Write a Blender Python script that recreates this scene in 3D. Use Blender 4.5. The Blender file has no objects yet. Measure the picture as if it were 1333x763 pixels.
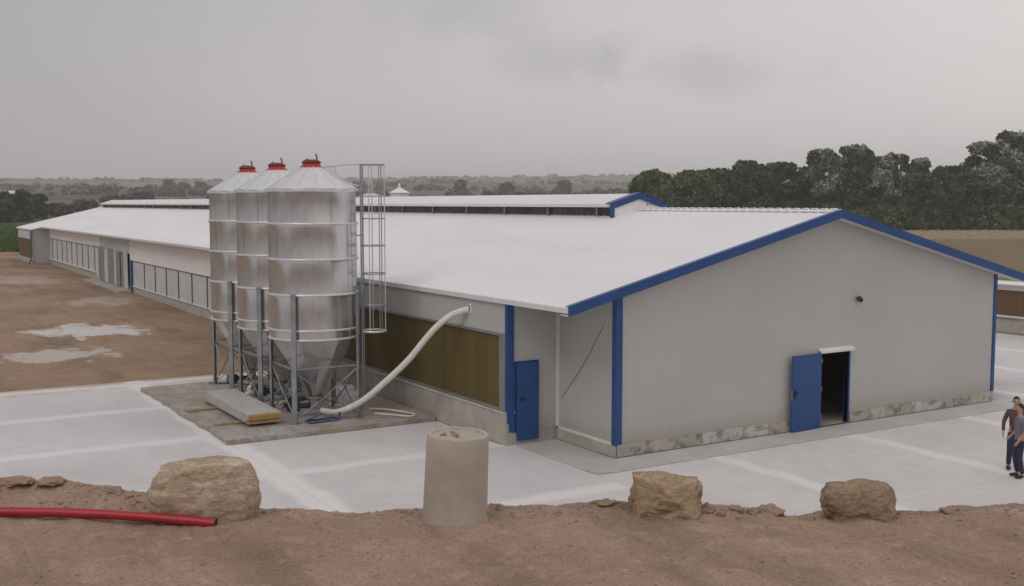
import bpy, bmesh, math, random
from mathutils import Vector, Matrix, noise
R = math.radians
random.seed(7)
S = bpy.context.scene
COL = S.collection

# ------------------------------------------------------------------ camera
YAW = 0.5462; PITCH = 0.08315; CAMZ = 6.0
CX, CY = -15.0607, -20.0781
RX, RY = math.cos(YAW), -math.sin(YAW)      # camera right on the ground (barn axes)
FX, FY = math.sin(YAW), math.cos(YAW)       # camera forward on the ground
cam_d = bpy.data.cameras.new('camera'); cam = bpy.data.objects.new('camera', cam_d); COL.objects.link(cam)
cam.location = (CX, CY, CAMZ); cam.rotation_euler = (math.pi/2 - PITCH, 0, -YAW)
cam_d.sensor_width = 36; cam_d.lens = 36*1402/1333; cam_d.clip_start = .1; cam_d.clip_end = 12000
S.camera = cam
S.view_settings.view_transform = 'Standard'; S.view_settings.look = 'None'
S.view_settings.exposure = 0.26; S.view_settings.gamma = 1.0
S.cycles.volume_bounces = 1

# ------------------------------------------------------------------ sky (overcast) and sun
W = bpy.data.worlds.new('World'); S.world = W; W.use_nodes = True
nt = W.node_tree; nt.nodes.clear(); N = nt.nodes.new; L = nt.links.new
SUN_EL, SUN_AZ = R(48), R(250)              # azimuth of the light source, clockwise from +Y
out = N('ShaderNodeOutputWorld'); bg = N('ShaderNodeBackground'); L(bg.outputs[0], out.inputs[0])
sky = N('ShaderNodeTexSky'); sky.sky_type = 'NISHITA'; sky.sun_disc = False
sky.sun_elevation = SUN_EL; sky.sun_rotation = SUN_AZ; sky.dust_density = 6; sky.air_density = 1.5
tc = N('ShaderNodeTexCoord'); sep = N('ShaderNodeSeparateXYZ'); L(tc.outputs['Generated'], sep.inputs[0])
def math_(op, a, b=None, c=None, clamp=False):
    n = N('ShaderNodeMath'); n.operation = op; n.use_clamp = clamp
    for i, v in enumerate((a, b, c)):
        if v is None: continue
        if isinstance(v, (int, float)): n.inputs[i].default_value = v
        else: L(v, n.inputs[i])
    return n.outputs[0]
def dot_(vec, v):
    n = N('ShaderNodeVectorMath'); n.operation = 'DOT_PRODUCT'; L(vec, n.inputs[0]); n.inputs[1].default_value = v
    return n.outputs['Value']
def rgbmix(f, a, b, mode='MIX'):
    n = N('ShaderNodeMix'); n.data_type = 'RGBA'; n.blend_type = mode; n.clamp_factor = True
    if isinstance(f, (int, float)): n.inputs[0].default_value = f
    else: L(f, n.inputs[0])
    for i, v in ((6, a), (7, b)):
        if isinstance(v, tuple): n.inputs[i].default_value = (*v, 1)
        else: L(v, n.inputs[i])
    return n.outputs[2]
el = sep.outputs[2]
side = math_('MULTIPLY_ADD', dot_(tc.outputs['Generated'], (RX, RY, 0.12)), 1.05, .46, True)   # bright towards the right
base = rgbmix(side, (2.55, 2.49, 2.68), (5.5, 5.12, 5.05))
grad = math_('MULTIPLY_ADD', math_('POWER', math_('MAXIMUM', el, 0.0), .8), 0.05, .98)
g3 = N('ShaderNodeCombineXYZ')
for i in range(3): L(grad, g3.inputs[i])
base = rgbmix(1.0, base, g3.outputs[0], 'MULTIPLY')
hz0 = math_('SUBTRACT', 1.0, math_('MULTIPLY', math_('MAXIMUM', el, 0.0), 5.0), None, True)
base = rgbmix(math_('MULTIPLY', hz0, .35), base, (4.9, 4.5, 4.45))
# soft cloud structure, and three darker wisps
nz = N('ShaderNodeTexNoise'); nz.inputs['Scale'].default_value = 2.2; nz.inputs['Detail'].default_value = 4
mp = N('ShaderNodeMapping'); mp.inputs['Scale'].default_value = (1, 1, 2.6); L(tc.outputs['Generated'], mp.inputs[0]); L(mp.outputs[0], nz.inputs[0])
cl = math_('MULTIPLY_ADD', nz.outputs[0], .30, .85)
g4 = N('ShaderNodeCombineXYZ')
for i in range(3): L(cl, g4.inputs[i])
base = rgbmix(1.0, base, g4.outputs[0], 'MULTIPLY')
nz2 = N('ShaderNodeTexNoise'); nz2.inputs['Scale'].default_value = 16; nz2.inputs['Detail'].default_value = 5; nz2.inputs['Roughness'].default_value = .6; L(tc.outputs['Generated'], nz2.inputs[0])
wob = math_('MULTIPLY_ADD', nz2.outputs[0], 2.6, -1.3)
tot = None
for (a, e, wa, we, amt) in ((-3.2, 9.9, 4.6, 1.6, .65), (2.3, 7.5, 4.4, 1.4, .6), (9.3, 6.7, 4.9, 1.2, .65)):
    da, de = R(a), R(e)
    # local tangent axes of the wisp
    ca = (RX*math.cos(da) - FX*math.sin(da), RY*math.cos(da) - FY*math.sin(da), 0)
    xx = math_('MULTIPLY', dot_(tc.outputs['Generated'], ca), 1/R(wa))
    yy = math_('MULTIPLY', math_('SUBTRACT', el, math.sin(de)), 1/R(we))
    fw = math_('GREATER_THAN', dot_(tc.outputs['Generated'], (FX, FY, 0)), 0)
    dd = math_('SQRT', math_('ADD', math_('MULTIPLY', xx, xx), math_('MULTIPLY', yy, yy)))
    m = math_('MULTIPLY', math_('SUBTRACT', 1.25, math_('ADD', dd, wob), None, True), amt)
    m = math_('MULTIPLY', m, fw)
    tot = m if tot is None else math_('ADD', tot, m)
tot = math_('MULTIPLY', tot, .55)
base = rgbmix(tot, base, (2.35, 2.35, 2.62))
ovr = rgbmix(0.94, sky.outputs[0], base)
L(ovr, bg.inputs[0]); bg.inputs[1].default_value = 0.13
sl = bpy.data.lights.new('sun', 'SUN'); sl.energy = .55; sl.angle = R(25); sl.color = (1, .96, .9)
so = bpy.data.objects.new('sun', sl); COL.objects.link(so)
sd = Vector((math.sin(SUN_AZ)*math.cos(SUN_EL), math.cos(SUN_AZ)*math.cos(SUN_EL), math.sin(SUN_EL)))
so.rotation_euler = sd.to_track_quat('Z', 'Y').to_euler(); so.location = (0, 0, 60)

# ------------------------------------------------------------------ helpers
def cw(r, d, z=0.0):                         # r metres right, d metres ahead of where the photographer stood
    return Vector((CX + r*RX + d*FX, CY + r*RY + d*FY, z))
def rad(px, d, z=0.0):                       # sideways offset of a compass bearing at distance d
    return (px-666.5)/1402*(d*math.cos(PITCH) + (CAMZ-z)*math.sin(PITCH))
def at(px, d, z=0.0): return cw(rad(px, d, z), d, z)

def mat(name, col, rough=.8, metal=0., var=.0, vscale=4., bump=0., bscale=40., col2=None, spec=.5, detail=6, stretch=(1, 1, 1), coords='Object'):
    m = bpy.data.materials.new(name); m.use_nodes = True; t = m.node_tree; b = t.nodes['Principled BSDF']
    b.inputs['Roughness'].default_value = rough; b.inputs['Metallic'].default_value = metal
    b.inputs['Specular IOR Level'].default_value = spec
    b.inputs['Base Color'].default_value = (*col, 1)
    co = t.nodes.new('ShaderNodeTexCoord'); mpn = t.nodes.new('ShaderNodeMapping'); mpn.inputs['Scale'].default_value = stretch
    t.links.new(co.outputs[coords], mpn.inputs[0])
    if var > 0 or col2:
        n = t.nodes.new('ShaderNodeTexNoise'); n.inputs['Scale'].default_value = vscale; n.inputs['Detail'].default_value = detail; n.inputs['Roughness'].default_value = .6
        t.links.new(mpn.outputs[0], n.inputs[0])
        r = t.nodes.new('ShaderNodeValToRGB'); t.links.new(n.outputs[0], r.inputs[0])
        c2 = col2 or tuple(c*(1+var) for c in col); c1 = col if col2 else tuple(c*(1-var) for c in col)
        r.color_ramp.elements[0].position = .32; r.color_ramp.elements[1].position = .68
        r.color_ramp.elements[0].color = (*c1, 1); r.color_ramp.elements[1].color = (*c2, 1)
        t.links.new(r.outputs[0], b.inputs['Base Color'])
    if bump > 0:
        n2 = t.nodes.new('ShaderNodeTexNoise'); n2.inputs['Scale'].default_value = bscale; n2.inputs['Detail'].default_value = 6
        t.links.new(mpn.outputs[0], n2.inputs[0])
        bp = t.nodes.new('ShaderNodeBump'); bp.inputs['Strength'].default_value = bump; bp.inputs['Distance'].default_value = .02
        t.links.new(n2.outputs[0], bp.inputs['Height']); t.links.new(bp.outputs[0], b.inputs['Normal'])
    return m
class NB:                                    # small node builder for one-off materials
    def __init__(s, m): s.t = m.node_tree; s.b = s.t.nodes['Principled BSDF']
    def new(s, k, **kw):
        n = s.t.nodes.new(k)
        for a, v in kw.items(): setattr(n, a, v)
        return n
    def link(s, a, b): s.t.links.new(a, b)
    def val(s, n, i, v):
        if isinstance(v, (int, float)): n.inputs[i].default_value = v
        elif isinstance(v, tuple): n.inputs[i].default_value = v if len(v) == len(n.inputs[i].default_value) else (*v, 1)
        else: s.link(v, n.inputs[i])
    def m(s, op, a, b=0., c=0., clamp=False):
        n = s.new('ShaderNodeMath', operation=op, use_clamp=clamp); s.val(n, 0, a); s.val(n, 1, b)
        if len(n.inputs) > 2: s.val(n, 2, c)
        return n.outputs[0]
    def mix(s, f, a, b, mode='MIX'):
        n = s.new('ShaderNodeMix', data_type='RGBA', blend_type=mode); s.val(n, 0, f); s.val(n, 6, a); s.val(n, 7, b); return n.outputs[2]
    def noise(s, vec, sc, det=5, rough=.6, stretch=None, loc=(0, 0, 0)):
        if stretch or loc != (0, 0, 0):
            mp_ = s.new('ShaderNodeMapping'); mp_.inputs['Scale'].default_value = stretch or (1, 1, 1); mp_.inputs['Location'].default_value = loc
            s.link(vec, mp_.inputs[0]); vec = mp_.outputs[0]
        n = s.new('ShaderNodeTexNoise'); n.inputs['Scale'].default_value = sc; n.inputs['Detail'].default_value = det; n.inputs['Roughness'].default_value = rough
        s.link(vec, n.inputs[0]); return n.outputs[0]
    def ramp(s, f, p0, p1):
        n = s.new('ShaderNodeMapRange', interpolation_type='SMOOTHSTEP'); s.val(n, 0, f); n.inputs[1].default_value = p0; n.inputs[2].default_value = p1
        return n.outputs[0]
    def bump(s, h, st=.5, dist=.02):
        n = s.new('ShaderNodeBump'); n.inputs['Strength'].default_value = st; n.inputs['Distance'].default_value = dist
        s.link(h, n.inputs['Height']); s.link(n.outputs[0], s.b.inputs['Normal'])

class MB:                                    # collects shapes, links them as ONE mesh object
    def __init__(s): s.v = []; s.f = []; s.mi = []; s.cur = 0
    def add(s, vs, fs):
        o = len(s.v); s.v += [tuple(v) for v in vs]; s.f += [tuple(o+i for i in f) for f in fs]; s.mi += [s.cur]*len(fs)
    def box(s, x0, x1, y0, y1, z0, z1, M=None):
        vs = [Vector(p) for p in ((x0,y0,z0),(x1,y0,z0),(x1,y1,z0),(x0,y1,z0),(x0,y0,z1),(x1,y0,z1),(x1,y1,z1),(x0,y1,z1))]
        if M: vs = [M @ v for v in vs]
        s.add(vs, [(0,3,2,1),(4,5,6,7),(0,1,5,4),(1,2,6,5),(2,3,7,6),(3,0,4,7)]); return s
    def tube(s, pts, r, n=10, caps=True):
        pts = [Vector(p) for p in pts]; rings = []; prev = None
        for i, p in enumerate(pts):
            t = (pts[min(i+1, len(pts)-1)] - pts[max(i-1, 0)]).normalized()
            if prev is None: a = t.orthogonal().normalized()
            else: a = (prev - t*prev.dot(t)).normalized()
            prev = a; b = t.cross(a); rr = r[i] if isinstance(r, (list, tuple)) else r
            rings.append([p + (a*math.cos(2*math.pi*k/n) + b*math.sin(2*math.pi*k/n))*rr for k in range(n)])
        fs = []
        for i in range(len(pts)-1):
            for k in range(n):
                k2 = (k+1) % n; fs.append((i*n+k, i*n+k2, (i+1)*n+k2, (i+1)*n+k))
        if caps: fs.append(tuple(range(n-1, -1, -1))); fs.append(tuple((len(pts)-1)*n+k for k in range(n)))
        s.add([v for ring in rings for v in ring], fs); return s
    def lathe(s, prof, n=32, c=(0, 0, 0), wav=0., wn=14, ph=0.):
        vs = []; fs = []
        for (r, z) in prof:
            for k in range(n):
                a = 2*math.pi*k/n; q = r*(1+wav*math.cos(wn*a+ph)); vs.append((c[0]+q*math.cos(a), c[1]+q*math.sin(a), c[2]+z))
        for i in range(len(prof)-1):
            for k in range(n): k2 = (k+1) % n; fs.append((i*n+k, i*n+k2, (i+1)*n+k2, (i+1)*n+k))
        s.add(vs, fs); return s
    def prism(s, poly, axis, a0, a1):        # polygon extruded along an axis ('x','y','z')
        def q(p, a): return {'x': (a, p[0], p[1]), 'y': (p[0], a, p[1]), 'z': (p[0], p[1], a)}[axis]
        n = len(poly); vs = [q(p, a0) for p in poly] + [q(p, a1) for p in poly]
        s.add(vs, [tuple(range(n-1, -1, -1)), tuple(range(n, 2*n))] + [(k, (k+1) % n, n+(k+1) % n, n+k) for k in range(n)]); return s
    def mesh(s, name, m, smooth=False, bevel=0.):
        me = bpy.data.meshes.new(name); me.from_pydata(s.v, [], s.f)
        for mm in (m if isinstance(m, (list, tuple)) else [m]): me.materials.append(mm)
        me.polygons.foreach_set('material_index', s.mi)
        bm = bmesh.new(); bm.from_mesh(me); bmesh.ops.recalc_face_normals(bm, faces=bm.faces)
        if bevel: bmesh.ops.bevel(bm, geom=bm.edges[:], offset=bevel, segments=1, affect='EDGES')
        bm.to_mesh(me); bm.free()
        if smooth: me.polygons.foreach_set('use_smooth', [True]*len(me.polygons))
        me.update(); return me
    def build(s, name, m, parent=None, smooth=False, bevel=0., loc=(0, 0, 0)):
        o = bpy.data.objects.new(name, s.mesh(name, m, smooth, bevel)); COL.objects.link(o)
        o.location = loc
        if parent: o.parent = parent
        return o
def tag(o, label=None, cat=None, group=None, kind=None):
    for k, v in (('label', label), ('category', cat), ('group', group), ('kind', kind)):
        if v: o[k] = v
    return o
def empty(name, loc=(0, 0, 0), rz=0, label=None, cat=None, group=None):
    o = bpy.data.objects.new(name, None); COL.objects.link(o); o.location = loc; o.rotation_euler = (0, 0, rz); o.empty_display_size = .3
    return tag(o, label, cat, group)
def kids(o): return [c for c in COL.objects if c.parent == o]
def copy_tree(o, loc=None, rz=None, label=None, parent=None):
    c = o.copy(); COL.objects.link(c)
    if parent: c.parent = parent
    if loc is not None: c.location = loc
    if rz is not None: c.rotation_euler = (0, 0, rz)
    if label: c['label'] = label
    for ch in kids(o): copy_tree(ch, parent=c)
    return c
def smooth_curve(pts, n=6):
    P = [Vector(p) for p in pts]; out = []
    for i in range(len(P)-1):
        p0, p1, p2, p3 = P[max(i-1, 0)], P[i], P[i+1], P[min(i+2, len(P)-1)]
        for k in range(n):
            t = k/n
            out.append(.5*((2*p1) + (-p0+p2)*t + (2*p0-5*p1+4*p2-p3)*t*t + (-p0+3*p1-3*p2+p3)*t**3))
    return out + [P[-1]]
def lerp_table(tab, x):
    if x <= tab[0][0]: return tab[0][1]
    for (a, va), (b, vb) in zip(tab, tab[1:]):
        if x <= b: return va + (vb-va)*(x-a)/(b-a)
    return tab[-1][1]
def sstep(a, b, x):
    t = min(max((x-a)/(b-a), 0), 1); return t*t*(3-2*t)

# ------------------------------------------------------------------ materials
M = {}
M['panel'] = mat('grey_wall_panel', (.435, .435, .418), .6, var=.04, vscale=.35, bump=.05, bscale=3, detail=3)
nb = NB(M['panel']); co = nb.new('ShaderNodeTexCoord').outputs['Object']; s3 = nb.new('ShaderNodeSeparateXYZ'); nb.link(co, s3.inputs[0])
st_ = nb.noise(co, 3.0, 5, .7, (1, 1, .06)); sp_ = nb.noise(co, 7, 6, .7); bs_ = nb.noise(co, .3, 4, .6)
c = nb.mix(nb.ramp(bs_, .35, .65), (.425, .425, .408, 1), (.455, .455, .438, 1)); c = nb.mix(nb.m('MULTIPLY', nb.ramp(st_, .52, .72), .08), c, (.33, .32, .295, 1))
lo_ = nb.m('MULTIPLY', nb.m('SUBTRACT', 1.0, nb.ramp(nb.m('ADD', s3.outputs[2], nb.m('MULTIPLY', sp_, -.7)), .0, .45), clamp=True), .45); c = nb.mix(lo_, c, (.33, .29, .235, 1))
nb.link(c, nb.b.inputs['Base Color'])
M['white'] = mat('white_wall_panel', (.80, .785, .78), .55, var=.04, vscale=.6)
M['roof'] = mat('white_roof_sheet', (.72, .72, .735), .55, var=.045, vscale=.5, stretch=(1, .25, 1), bump=.05, bscale=6)
M['trim'] = mat('off_white_trim', (.66, .66, .65), .5, var=.05, vscale=2)
M['blue'] = mat('blue_painted_metal', (.012, .064, .215), .42, var=.12, vscale=2.5, bump=.04, bscale=8)
M['plinth'] = mat('plinth_concrete', (.40, .375, .33), .9, var=.16, vscale=2.2, bump=.35, bscale=25)
M['dark'] = mat('dark_gap', (.03, .03, .03), .8)
M['frame'] = mat('galvanised_frame', (.32, .33, .34), .45, metal=.6, var=.15, vscale=5)
M['shutter'] = mat('grey_inlet_shutter', (.55, .555, .55), .6, var=.08, vscale=.8, detail=3)
M['mullion'] = mat('dark_mullion', (.09, .1, .11), .6)
M['pole'] = mat('silo_leg_steel', (.31, .33, .345), .42, metal=.65, var=.2, vscale=3)
M['red'] = mat('red_cap_plastic', (.45, .045, .03), .5, var=.15, vscale=6)
M['darkred'] = mat('dark_red_lid', (.14, .012, .012), .5, var=.2, vscale=6)
M['pipe_red'] = mat('red_conduit', (.33, .016, .022), .42, var=.12, vscale=5, bump=.08, bscale=60)
M['tube'] = mat('white_feed_tube', (.68, .67, .62), .45, var=.06, vscale=3)
M['foam'] = mat('yellow_foam_core', (.48, .27, .06), .85, var=.25, vscale=12, bump=.3, bscale=60)
M['wood'] = mat('timber_bearer', (.36, .27, .16), .85, var=.25, vscale=6, bump=.3, bscale=30, stretch=(1, 8, 8))
M['black'] = mat('black_plastic', (.02, .02, .022), .45)
M['plastic'] = mat('white_plastic_sheet', (.62, .63, .64), .35, var=.08, vscale=4)
M['cable'] = mat('cable_rubber', (.03, .03, .035), .6)
M['navy'] = mat('blue_grey_frame', (.06, .09, .2), .5, metal=.2)

m = mat('galvanised_silo', (.55, .55, .55), .3, metal=.92); nb = NB(m); M['galv'] = m
co = nb.new('ShaderNodeTexCoord').outputs['Object']
sp = nb.noise(co, 5, 3, .5, (1, 1, .35)); wv = nb.noise(co, 1.3, 3, .5, (1, 1, .25))
spn = nb.noise(co, 38, 2)
colr = nb.mix(nb.ramp(sp, .25, .75), (.56, .56, .565, 1), (.64, .64, .645, 1)); colr = nb.mix(nb.m('MULTIPLY', nb.ramp(spn, .4, .6), .07), colr, (.62, .62, .62, 1))
nb.link(colr, nb.b.inputs['Base Color']); nb.link(nb.m('MULTIPLY_ADD', sp, .08, .21), nb.b.inputs['Roughness'])
nb.bump(nb.m('ADD', wv, nb.m('MULTIPLY', sp, .04)), .35, .05)
M['galv_roof'] = mat('galvanised_roof_sheet', (.66, .67, .69), .42, metal=.35, var=.05, vscale=3, bump=.1, bscale=5)

# cooling pads: corrugated cellulose, each pad slightly its own tone
def pad_mat(name, c):
    m = mat(name, c, .9); nb = NB(m); co = nb.new('ShaderNodeTexCoord').outputs['Object']
    w = nb.new('ShaderNodeTexWave', wave_type='BANDS', bands_direction='Z'); w.inputs['Scale'].default_value = 18; w.inputs['Distortion'].default_value = 1.2; nb.link(co, w.inputs[0])
    n = nb.noise(co, 2.2, 4, .6, (1, 1, .3))
    k = nb.m('MULTIPLY', w.outputs['Fac'], .3)
    c1 = nb.mix(nb.ramp(n, .3, .7), tuple(x*.93 for x in c)+(1,), tuple(x*1.08 for x in c)+(1,))
    nb.link(nb.mix(k, c1, tuple(x*.45 for x in c)+(1,)), nb.b.inputs['Base Color']); nb.bump(w.outputs['Fac'], .6, .02)
    return m
M['pads'] = [pad_mat('cooling_pad_'+k, c) for k, c in (('olive', (.138, .100, .022)), ('ochre', (.144, .104, .024)), ('umber', (.130, .094, .021)), ('tan', (.165, .114, .030)))]
M['padfar'] = pad_mat('cooling_pad_brown', (.19, .11, .06))

# concrete: pale slabs with lighter laitance bands along the pour joints and faint dirt
m = mat('apron_concrete', (.6, .6, .6), .82); nb = NB(m); M['conc'] = m
co = nb.new('ShaderNodeTexCoord').outputs['Object']; sx = nb.new('ShaderNodeSeparateXYZ'); nb.link(co, sx.inputs[0])
X, Y = sx.outputs[0], sx.outputs[1]
n1 = nb.noise(co, .22, 5, .6); n2 = nb.noise(co, 1.6, 6, .65); n3 = nb.noise(co, 45, 3)
wobn = nb.m('MULTIPLY_ADD', nb.noise(co, .5, 3), .7, -.35)
c = nb.mix(nb.ramp(n1, .3, .7), (.535, .52, .52, 1), (.63, .615, .615, 1)); c = nb.mix(nb.m('MULTIPLY', nb.ramp(n2, .42, .75), .35), c, (.44, .44, .44, 1))
c = nb.mix(nb.m('MULTIPLY', n3, .12), c, (.36, .35, .33, 1))
ed_ = nb.m('SUBTRACT', 1.0, nb.ramp(nb.m('ADD', nb.m('SUBTRACT', 17.4, Y), nb.m('MULTIPLY', n2, -2.2)), -1.1, .5), clamp=True); c = nb.mix(nb.m('MULTIPLY', nb.m('MULTIPLY', ed_, nb.m('LESS_THAN', X, 0.0)), .7), c, (.40, .31, .24, 1))
n5 = nb.noise(co, .9, 7, .75, (1.6, .5, 1), (4, 2, 0)); c = nb.mix(nb.m('MULTIPLY', nb.ramp(n5, .56, .74), .32), c, (.42, .375, .33, 1))
def band(coord, off, per, wdt):
    fr = nb.m('PINGPONG', nb.m('ADD', nb.m('ADD', coord, -off), wobn), per/2)
    return nb.m('SUBTRACT', 1.0, nb.ramp(fr, wdt*.1, wdt*1.25), clamp=True)
left = nb.m('LESS_THAN', X, -1.3); front = nb.m('SUBTRACT', 1.0, left)
bl = nb.m('MULTIPLY', band(Y, -2.0, 4.7, .36), left)
bf = nb.m('MULTIPLY', band(X, 2.2, 4.6, .34), front)
bv = nb.m('SUBTRACT', 1.0, nb.ramp(nb.m('ABSOLUTE', nb.m('ADD', X, nb.m('ADD', 7.3, wobn))), .22, .5), clamp=True)
bt = nb.m('MULTIPLY', nb.m('MAXIMUM', nb.m('MAXIMUM', bl, bf), bv), nb.m('MULTIPLY_ADD', n2, .6, .32))
c = nb.mix(bt, c, (.77, .76, .755, 1))
nb.link(c, nb.b.inputs['Base Color']); nb.bump(nb.m('ADD', n3, nb.m('MULTIPLY', n2, .6)), .18, .01)
M['walk'] = mat('walkway_concrete', (.44, .435, .42), .85, var=.10, vscale=.9, bump=.2, bscale=30)
m = mat('silo_slab_concrete', (.4, .38, .35), .9); nb = NB(m); M['slab'] = m; co = nb.new('ShaderNodeTexCoord').outputs['Object']
a_ = nb.noise(co, .9, 6, .65, (1, .6, 1)); b_ = nb.noise(co, 3.5, 6, .7); d_ = nb.noise(co, 30, 3)
c = nb.mix(nb.ramp(a_, .35, .65), (.44, .42, .395, 1), (.36, .335, .30, 1)); c = nb.mix(nb.m('MULTIPLY', nb.ramp(b_, .46, .60), .7), c, (.26, .20, .155, 1)); c = nb.mix(nb.m('MULTIPLY', nb.ramp(nb.noise(co, .5, 6, .7, (1, 1, 1), (3, 8, 0)), .46, .6), .6), c, (.33, .25, .19, 1)); c = nb.mix(nb.m('MULTIPLY', d_, .25), c, (.22, .2, .18, 1))
nb.link(c, nb.b.inputs['Base Color']); nb.bump(nb.m('ADD', b_, d_), .4, .02)

# dirt
def dirt(name, c1, c2, c3, sc, puddles=False):
    m = mat(name, c1, .95, spec=.2); nb = NB(m); co = nb.new('ShaderNodeTexCoord').outputs['Object']
    a = nb.noise(co, sc*.35, 5, .6, (1, 1, 1)); b_ = nb.noise(co, sc*2.2, 7, .7); d = nb.noise(co, sc*22, 4, .7); e = nb.noise(co, sc*.9, 4, .6, (1.0, .22, 1))
    c = nb.mix(nb.ramp(a, .32, .68), c1+(1,), c2+(1,)); c = nb.mix(nb.m('MULTIPLY', nb.ramp(b_, .45, .75), .6), c, c3+(1,))
    c = nb.mix(nb.m('MULTIPLY', nb.ramp(e, .48, .68), .55), c, tuple(k*.58 for k in c1)+(1,)); f_ = nb.noise(co, sc*1.3, 7, .75, (1, 1, 1), (9, 4, 0)); c = nb.mix(nb.m('MULTIPLY', nb.ramp(f_, .56, .72), .5), c, tuple(min(.6, k*1.25) for k in c3)+(1,))
    c = nb.mix(nb.m('MULTIPLY', nb.ramp(d, .38, .66), .42), c, tuple(k*.5 for k in c1)+(1,))
    if puddles:
        s3 = nb.new('ShaderNodeSeparateXYZ'); nb.link(co, s3.inputs[0]); wb = nb.noise(co, .8, 8, .75, (1, .55, 1))
        for (px_, py_, rr, ww, amt) in ((-5.9, 32.4, 2.7, 3.0, .9), (-8.5, 25.0, 2.3, 2.4, .62), (-2.8, 47, 2.2, 3.0, .32), (-11.5, 47, 2.5, 3.5, .3), (-5, 66, 3.5, 6, .28)):
            dx = nb.m('ADD', s3.outputs[0], -px_); dy = nb.m('ADD', s3.outputs[1], -py_)
            q = nb.m('SQRT', nb.m('ADD', nb.m('POWER', nb.m('ABSOLUTE', nb.m('MULTIPLY', dx, 1/rr)), 2.0), nb.m('POWER', nb.m('ABSOLUTE', nb.m('MULTIPLY', dy, 1/ww)), 2.0)))
            k = nb.ramp(nb.m('SUBTRACT', nb.m('MULTIPLY_ADD', wb, 3.6, -.75), q), .05, .55)
            c = nb.mix(nb.m('MULTIPLY', k, amt), c, (.58, .555, .535, 1))
    nb.link(c, nb.b.inputs['Base Color']); nb.bump(nb.m('ADD', b_, nb.m('MULTIPLY', d, .5)), .7, .03)
    return m
M['yard'] = dirt('yard_dirt', (.262, .178, .118), (.350, .248, .170), (.42, .315, .23), .6, True)
M['bank'] = dirt('bank_dirt', (.300, .205, .150), (.395, .285, .215), (.47, .37, .295), 1.6)
M['clod'] = M['bank']

# open country: field patches, tracks and scrub colour
m = mat('countryside', (.1, .1, .06), .95, spec=.15); nb = NB(m); M['land'] = m
co = nb.new('ShaderNodeTexCoord').outputs['Object']; s3 = nb.new('ShaderNodeSeparateXYZ'); nb.link(co, s3.inputs[0])
vo = nb.new('ShaderNodeTexVoronoi'); vo.inputs['Scale'].default_value = .0042; vo.inputs['Randomness'].default_value = .9
mpv = nb.new('ShaderNodeMapping'); mpv.inputs['Rotation'].default_value = (0, 0, .35); mpv.inputs['Scale'].default_value = (1, .75, 0)
wn = nb.new('ShaderNodeTexNoise'); wn.inputs['Scale'].default_value = .006; nb.link(co, wn.inputs[0])
av = nb.new('ShaderNodeVectorMath', operation='MULTIPLY_ADD'); nb.link(wn.outputs['Color'], av.inputs[0]); av.inputs[1].default_value = (90, 90, 0); nb.link(co, av.inputs[2])
nb.link(av.outputs[0], mpv.inputs[0]); nb.link(mpv.outputs[0], vo.inputs[0])
sc_ = nb.new('ShaderNodeSeparateColor'); nb.link(vo.outputs['Color'], sc_.inputs[0])
cr = nb.new('ShaderNodeValToRGB'); cr.color_ramp.interpolation = 'CONSTANT'; nb.link(sc_.outputs[0], cr.inputs[0])
els = cr.color_ramp.elements; els[0].color = (.115, .105, .075, 1); els[1].position = .22; els[1].color = (.17, .145, .11, 1)
for p_, q_ in ((.4, (.09, .09, .062)), (.58, (.21, .175, .135)), (.72, (.13, .12, .08)), (.86, (.08, .082, .056))):
    e_ = els.new(p_); e_.color = (*q_, 1)
c = cr.outputs[0]
rows = nb.noise(co, .02, 6, .75); fine = nb.noise(co, .25, 5, .7)
c = nb.mix(nb.m('MULTIPLY', nb.ramp(rows, .5, .66), .45), c, (.065, .068, .048, 1)); c = nb.mix(nb.m('MULTIPLY', fine, .5), c, (.075, .07, .045, 1))
dn = nb.new('ShaderNodeVectorMath', operation='LENGTH'); nb.link(co, dn.inputs[0])
near = nb.m('SUBTRACT', 1.0, nb.ramp(dn.outputs['Value'], 260, 420), clamp=True)
grass = nb.mix(nb.ramp(nb.noise(co, .12, 5), .35, .65), (.050, .085, .022, 1), (.10, .12, .045, 1))
c = nb.mix(near, c, grass)
nb.link(c, nb.b.inputs['Base Color']); nb.bump(fine, .4, .3)
M['mustard'] = mat('dry_field', (.125, .092, .042), .95, var=.18, vscale=.12, bump=.5, bscale=2, col2=(.17, .122, .055))
M['track'] = mat('pale_stubble', (.30, .27, .22), .95, var=.15, vscale=.3, bump=.3, bscale=3)
def leaf_mat(name, c, c2):
    m = mat(name, c, .75, spec=.25); nb = NB(m); co = nb.new('ShaderNodeTexCoord').outputs['Object']
    oi = nb.new('ShaderNodeNewGeometry')
    a = nb.noise(co, .28, 3); r = nb.m('ADD', nb.m('MULTIPLY', a, 1.15), nb.m('MULTIPLY_ADD', oi.outputs['Random Per Island'], .45, -.15))
    nb.link(nb.mix(nb.ramp(r, .35, .9), c+(1,), c2+(1,)), nb.b.inputs['Base Color'])
    return m
M['leaf_dark'] = leaf_mat('dark_foliage', (.022, .040, .014), (.085, .125, .040))
M['leaf_blue'] = leaf_mat('blue_green_foliage', (.024, .040, .022), (.085, .115, .062))
M['leaf_mid'] = leaf_mat('mid_foliage', (.030, .060, .014), (.12, .175, .040))
M['leaf_pale'] = leaf_mat('silvery_foliage', (.17, .18, .15), (.38, .385, .355))
M['leaf_olive'] = leaf_mat('olive_scrub', (.045, .052, .032), (.10, .105, .065))
M['grass'] = leaf_mat('tall_green_grass', (.045, .085, .018), (.10, .15, .04))
M['bark'] = mat('bark', (.16, .14, .115), .9, var=.3, vscale=2, bump=.5, bscale=8)
M['bark_pale'] = mat('pale_bark', (.36, .34, .31), .9, var=.2, vscale=2)

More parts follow.
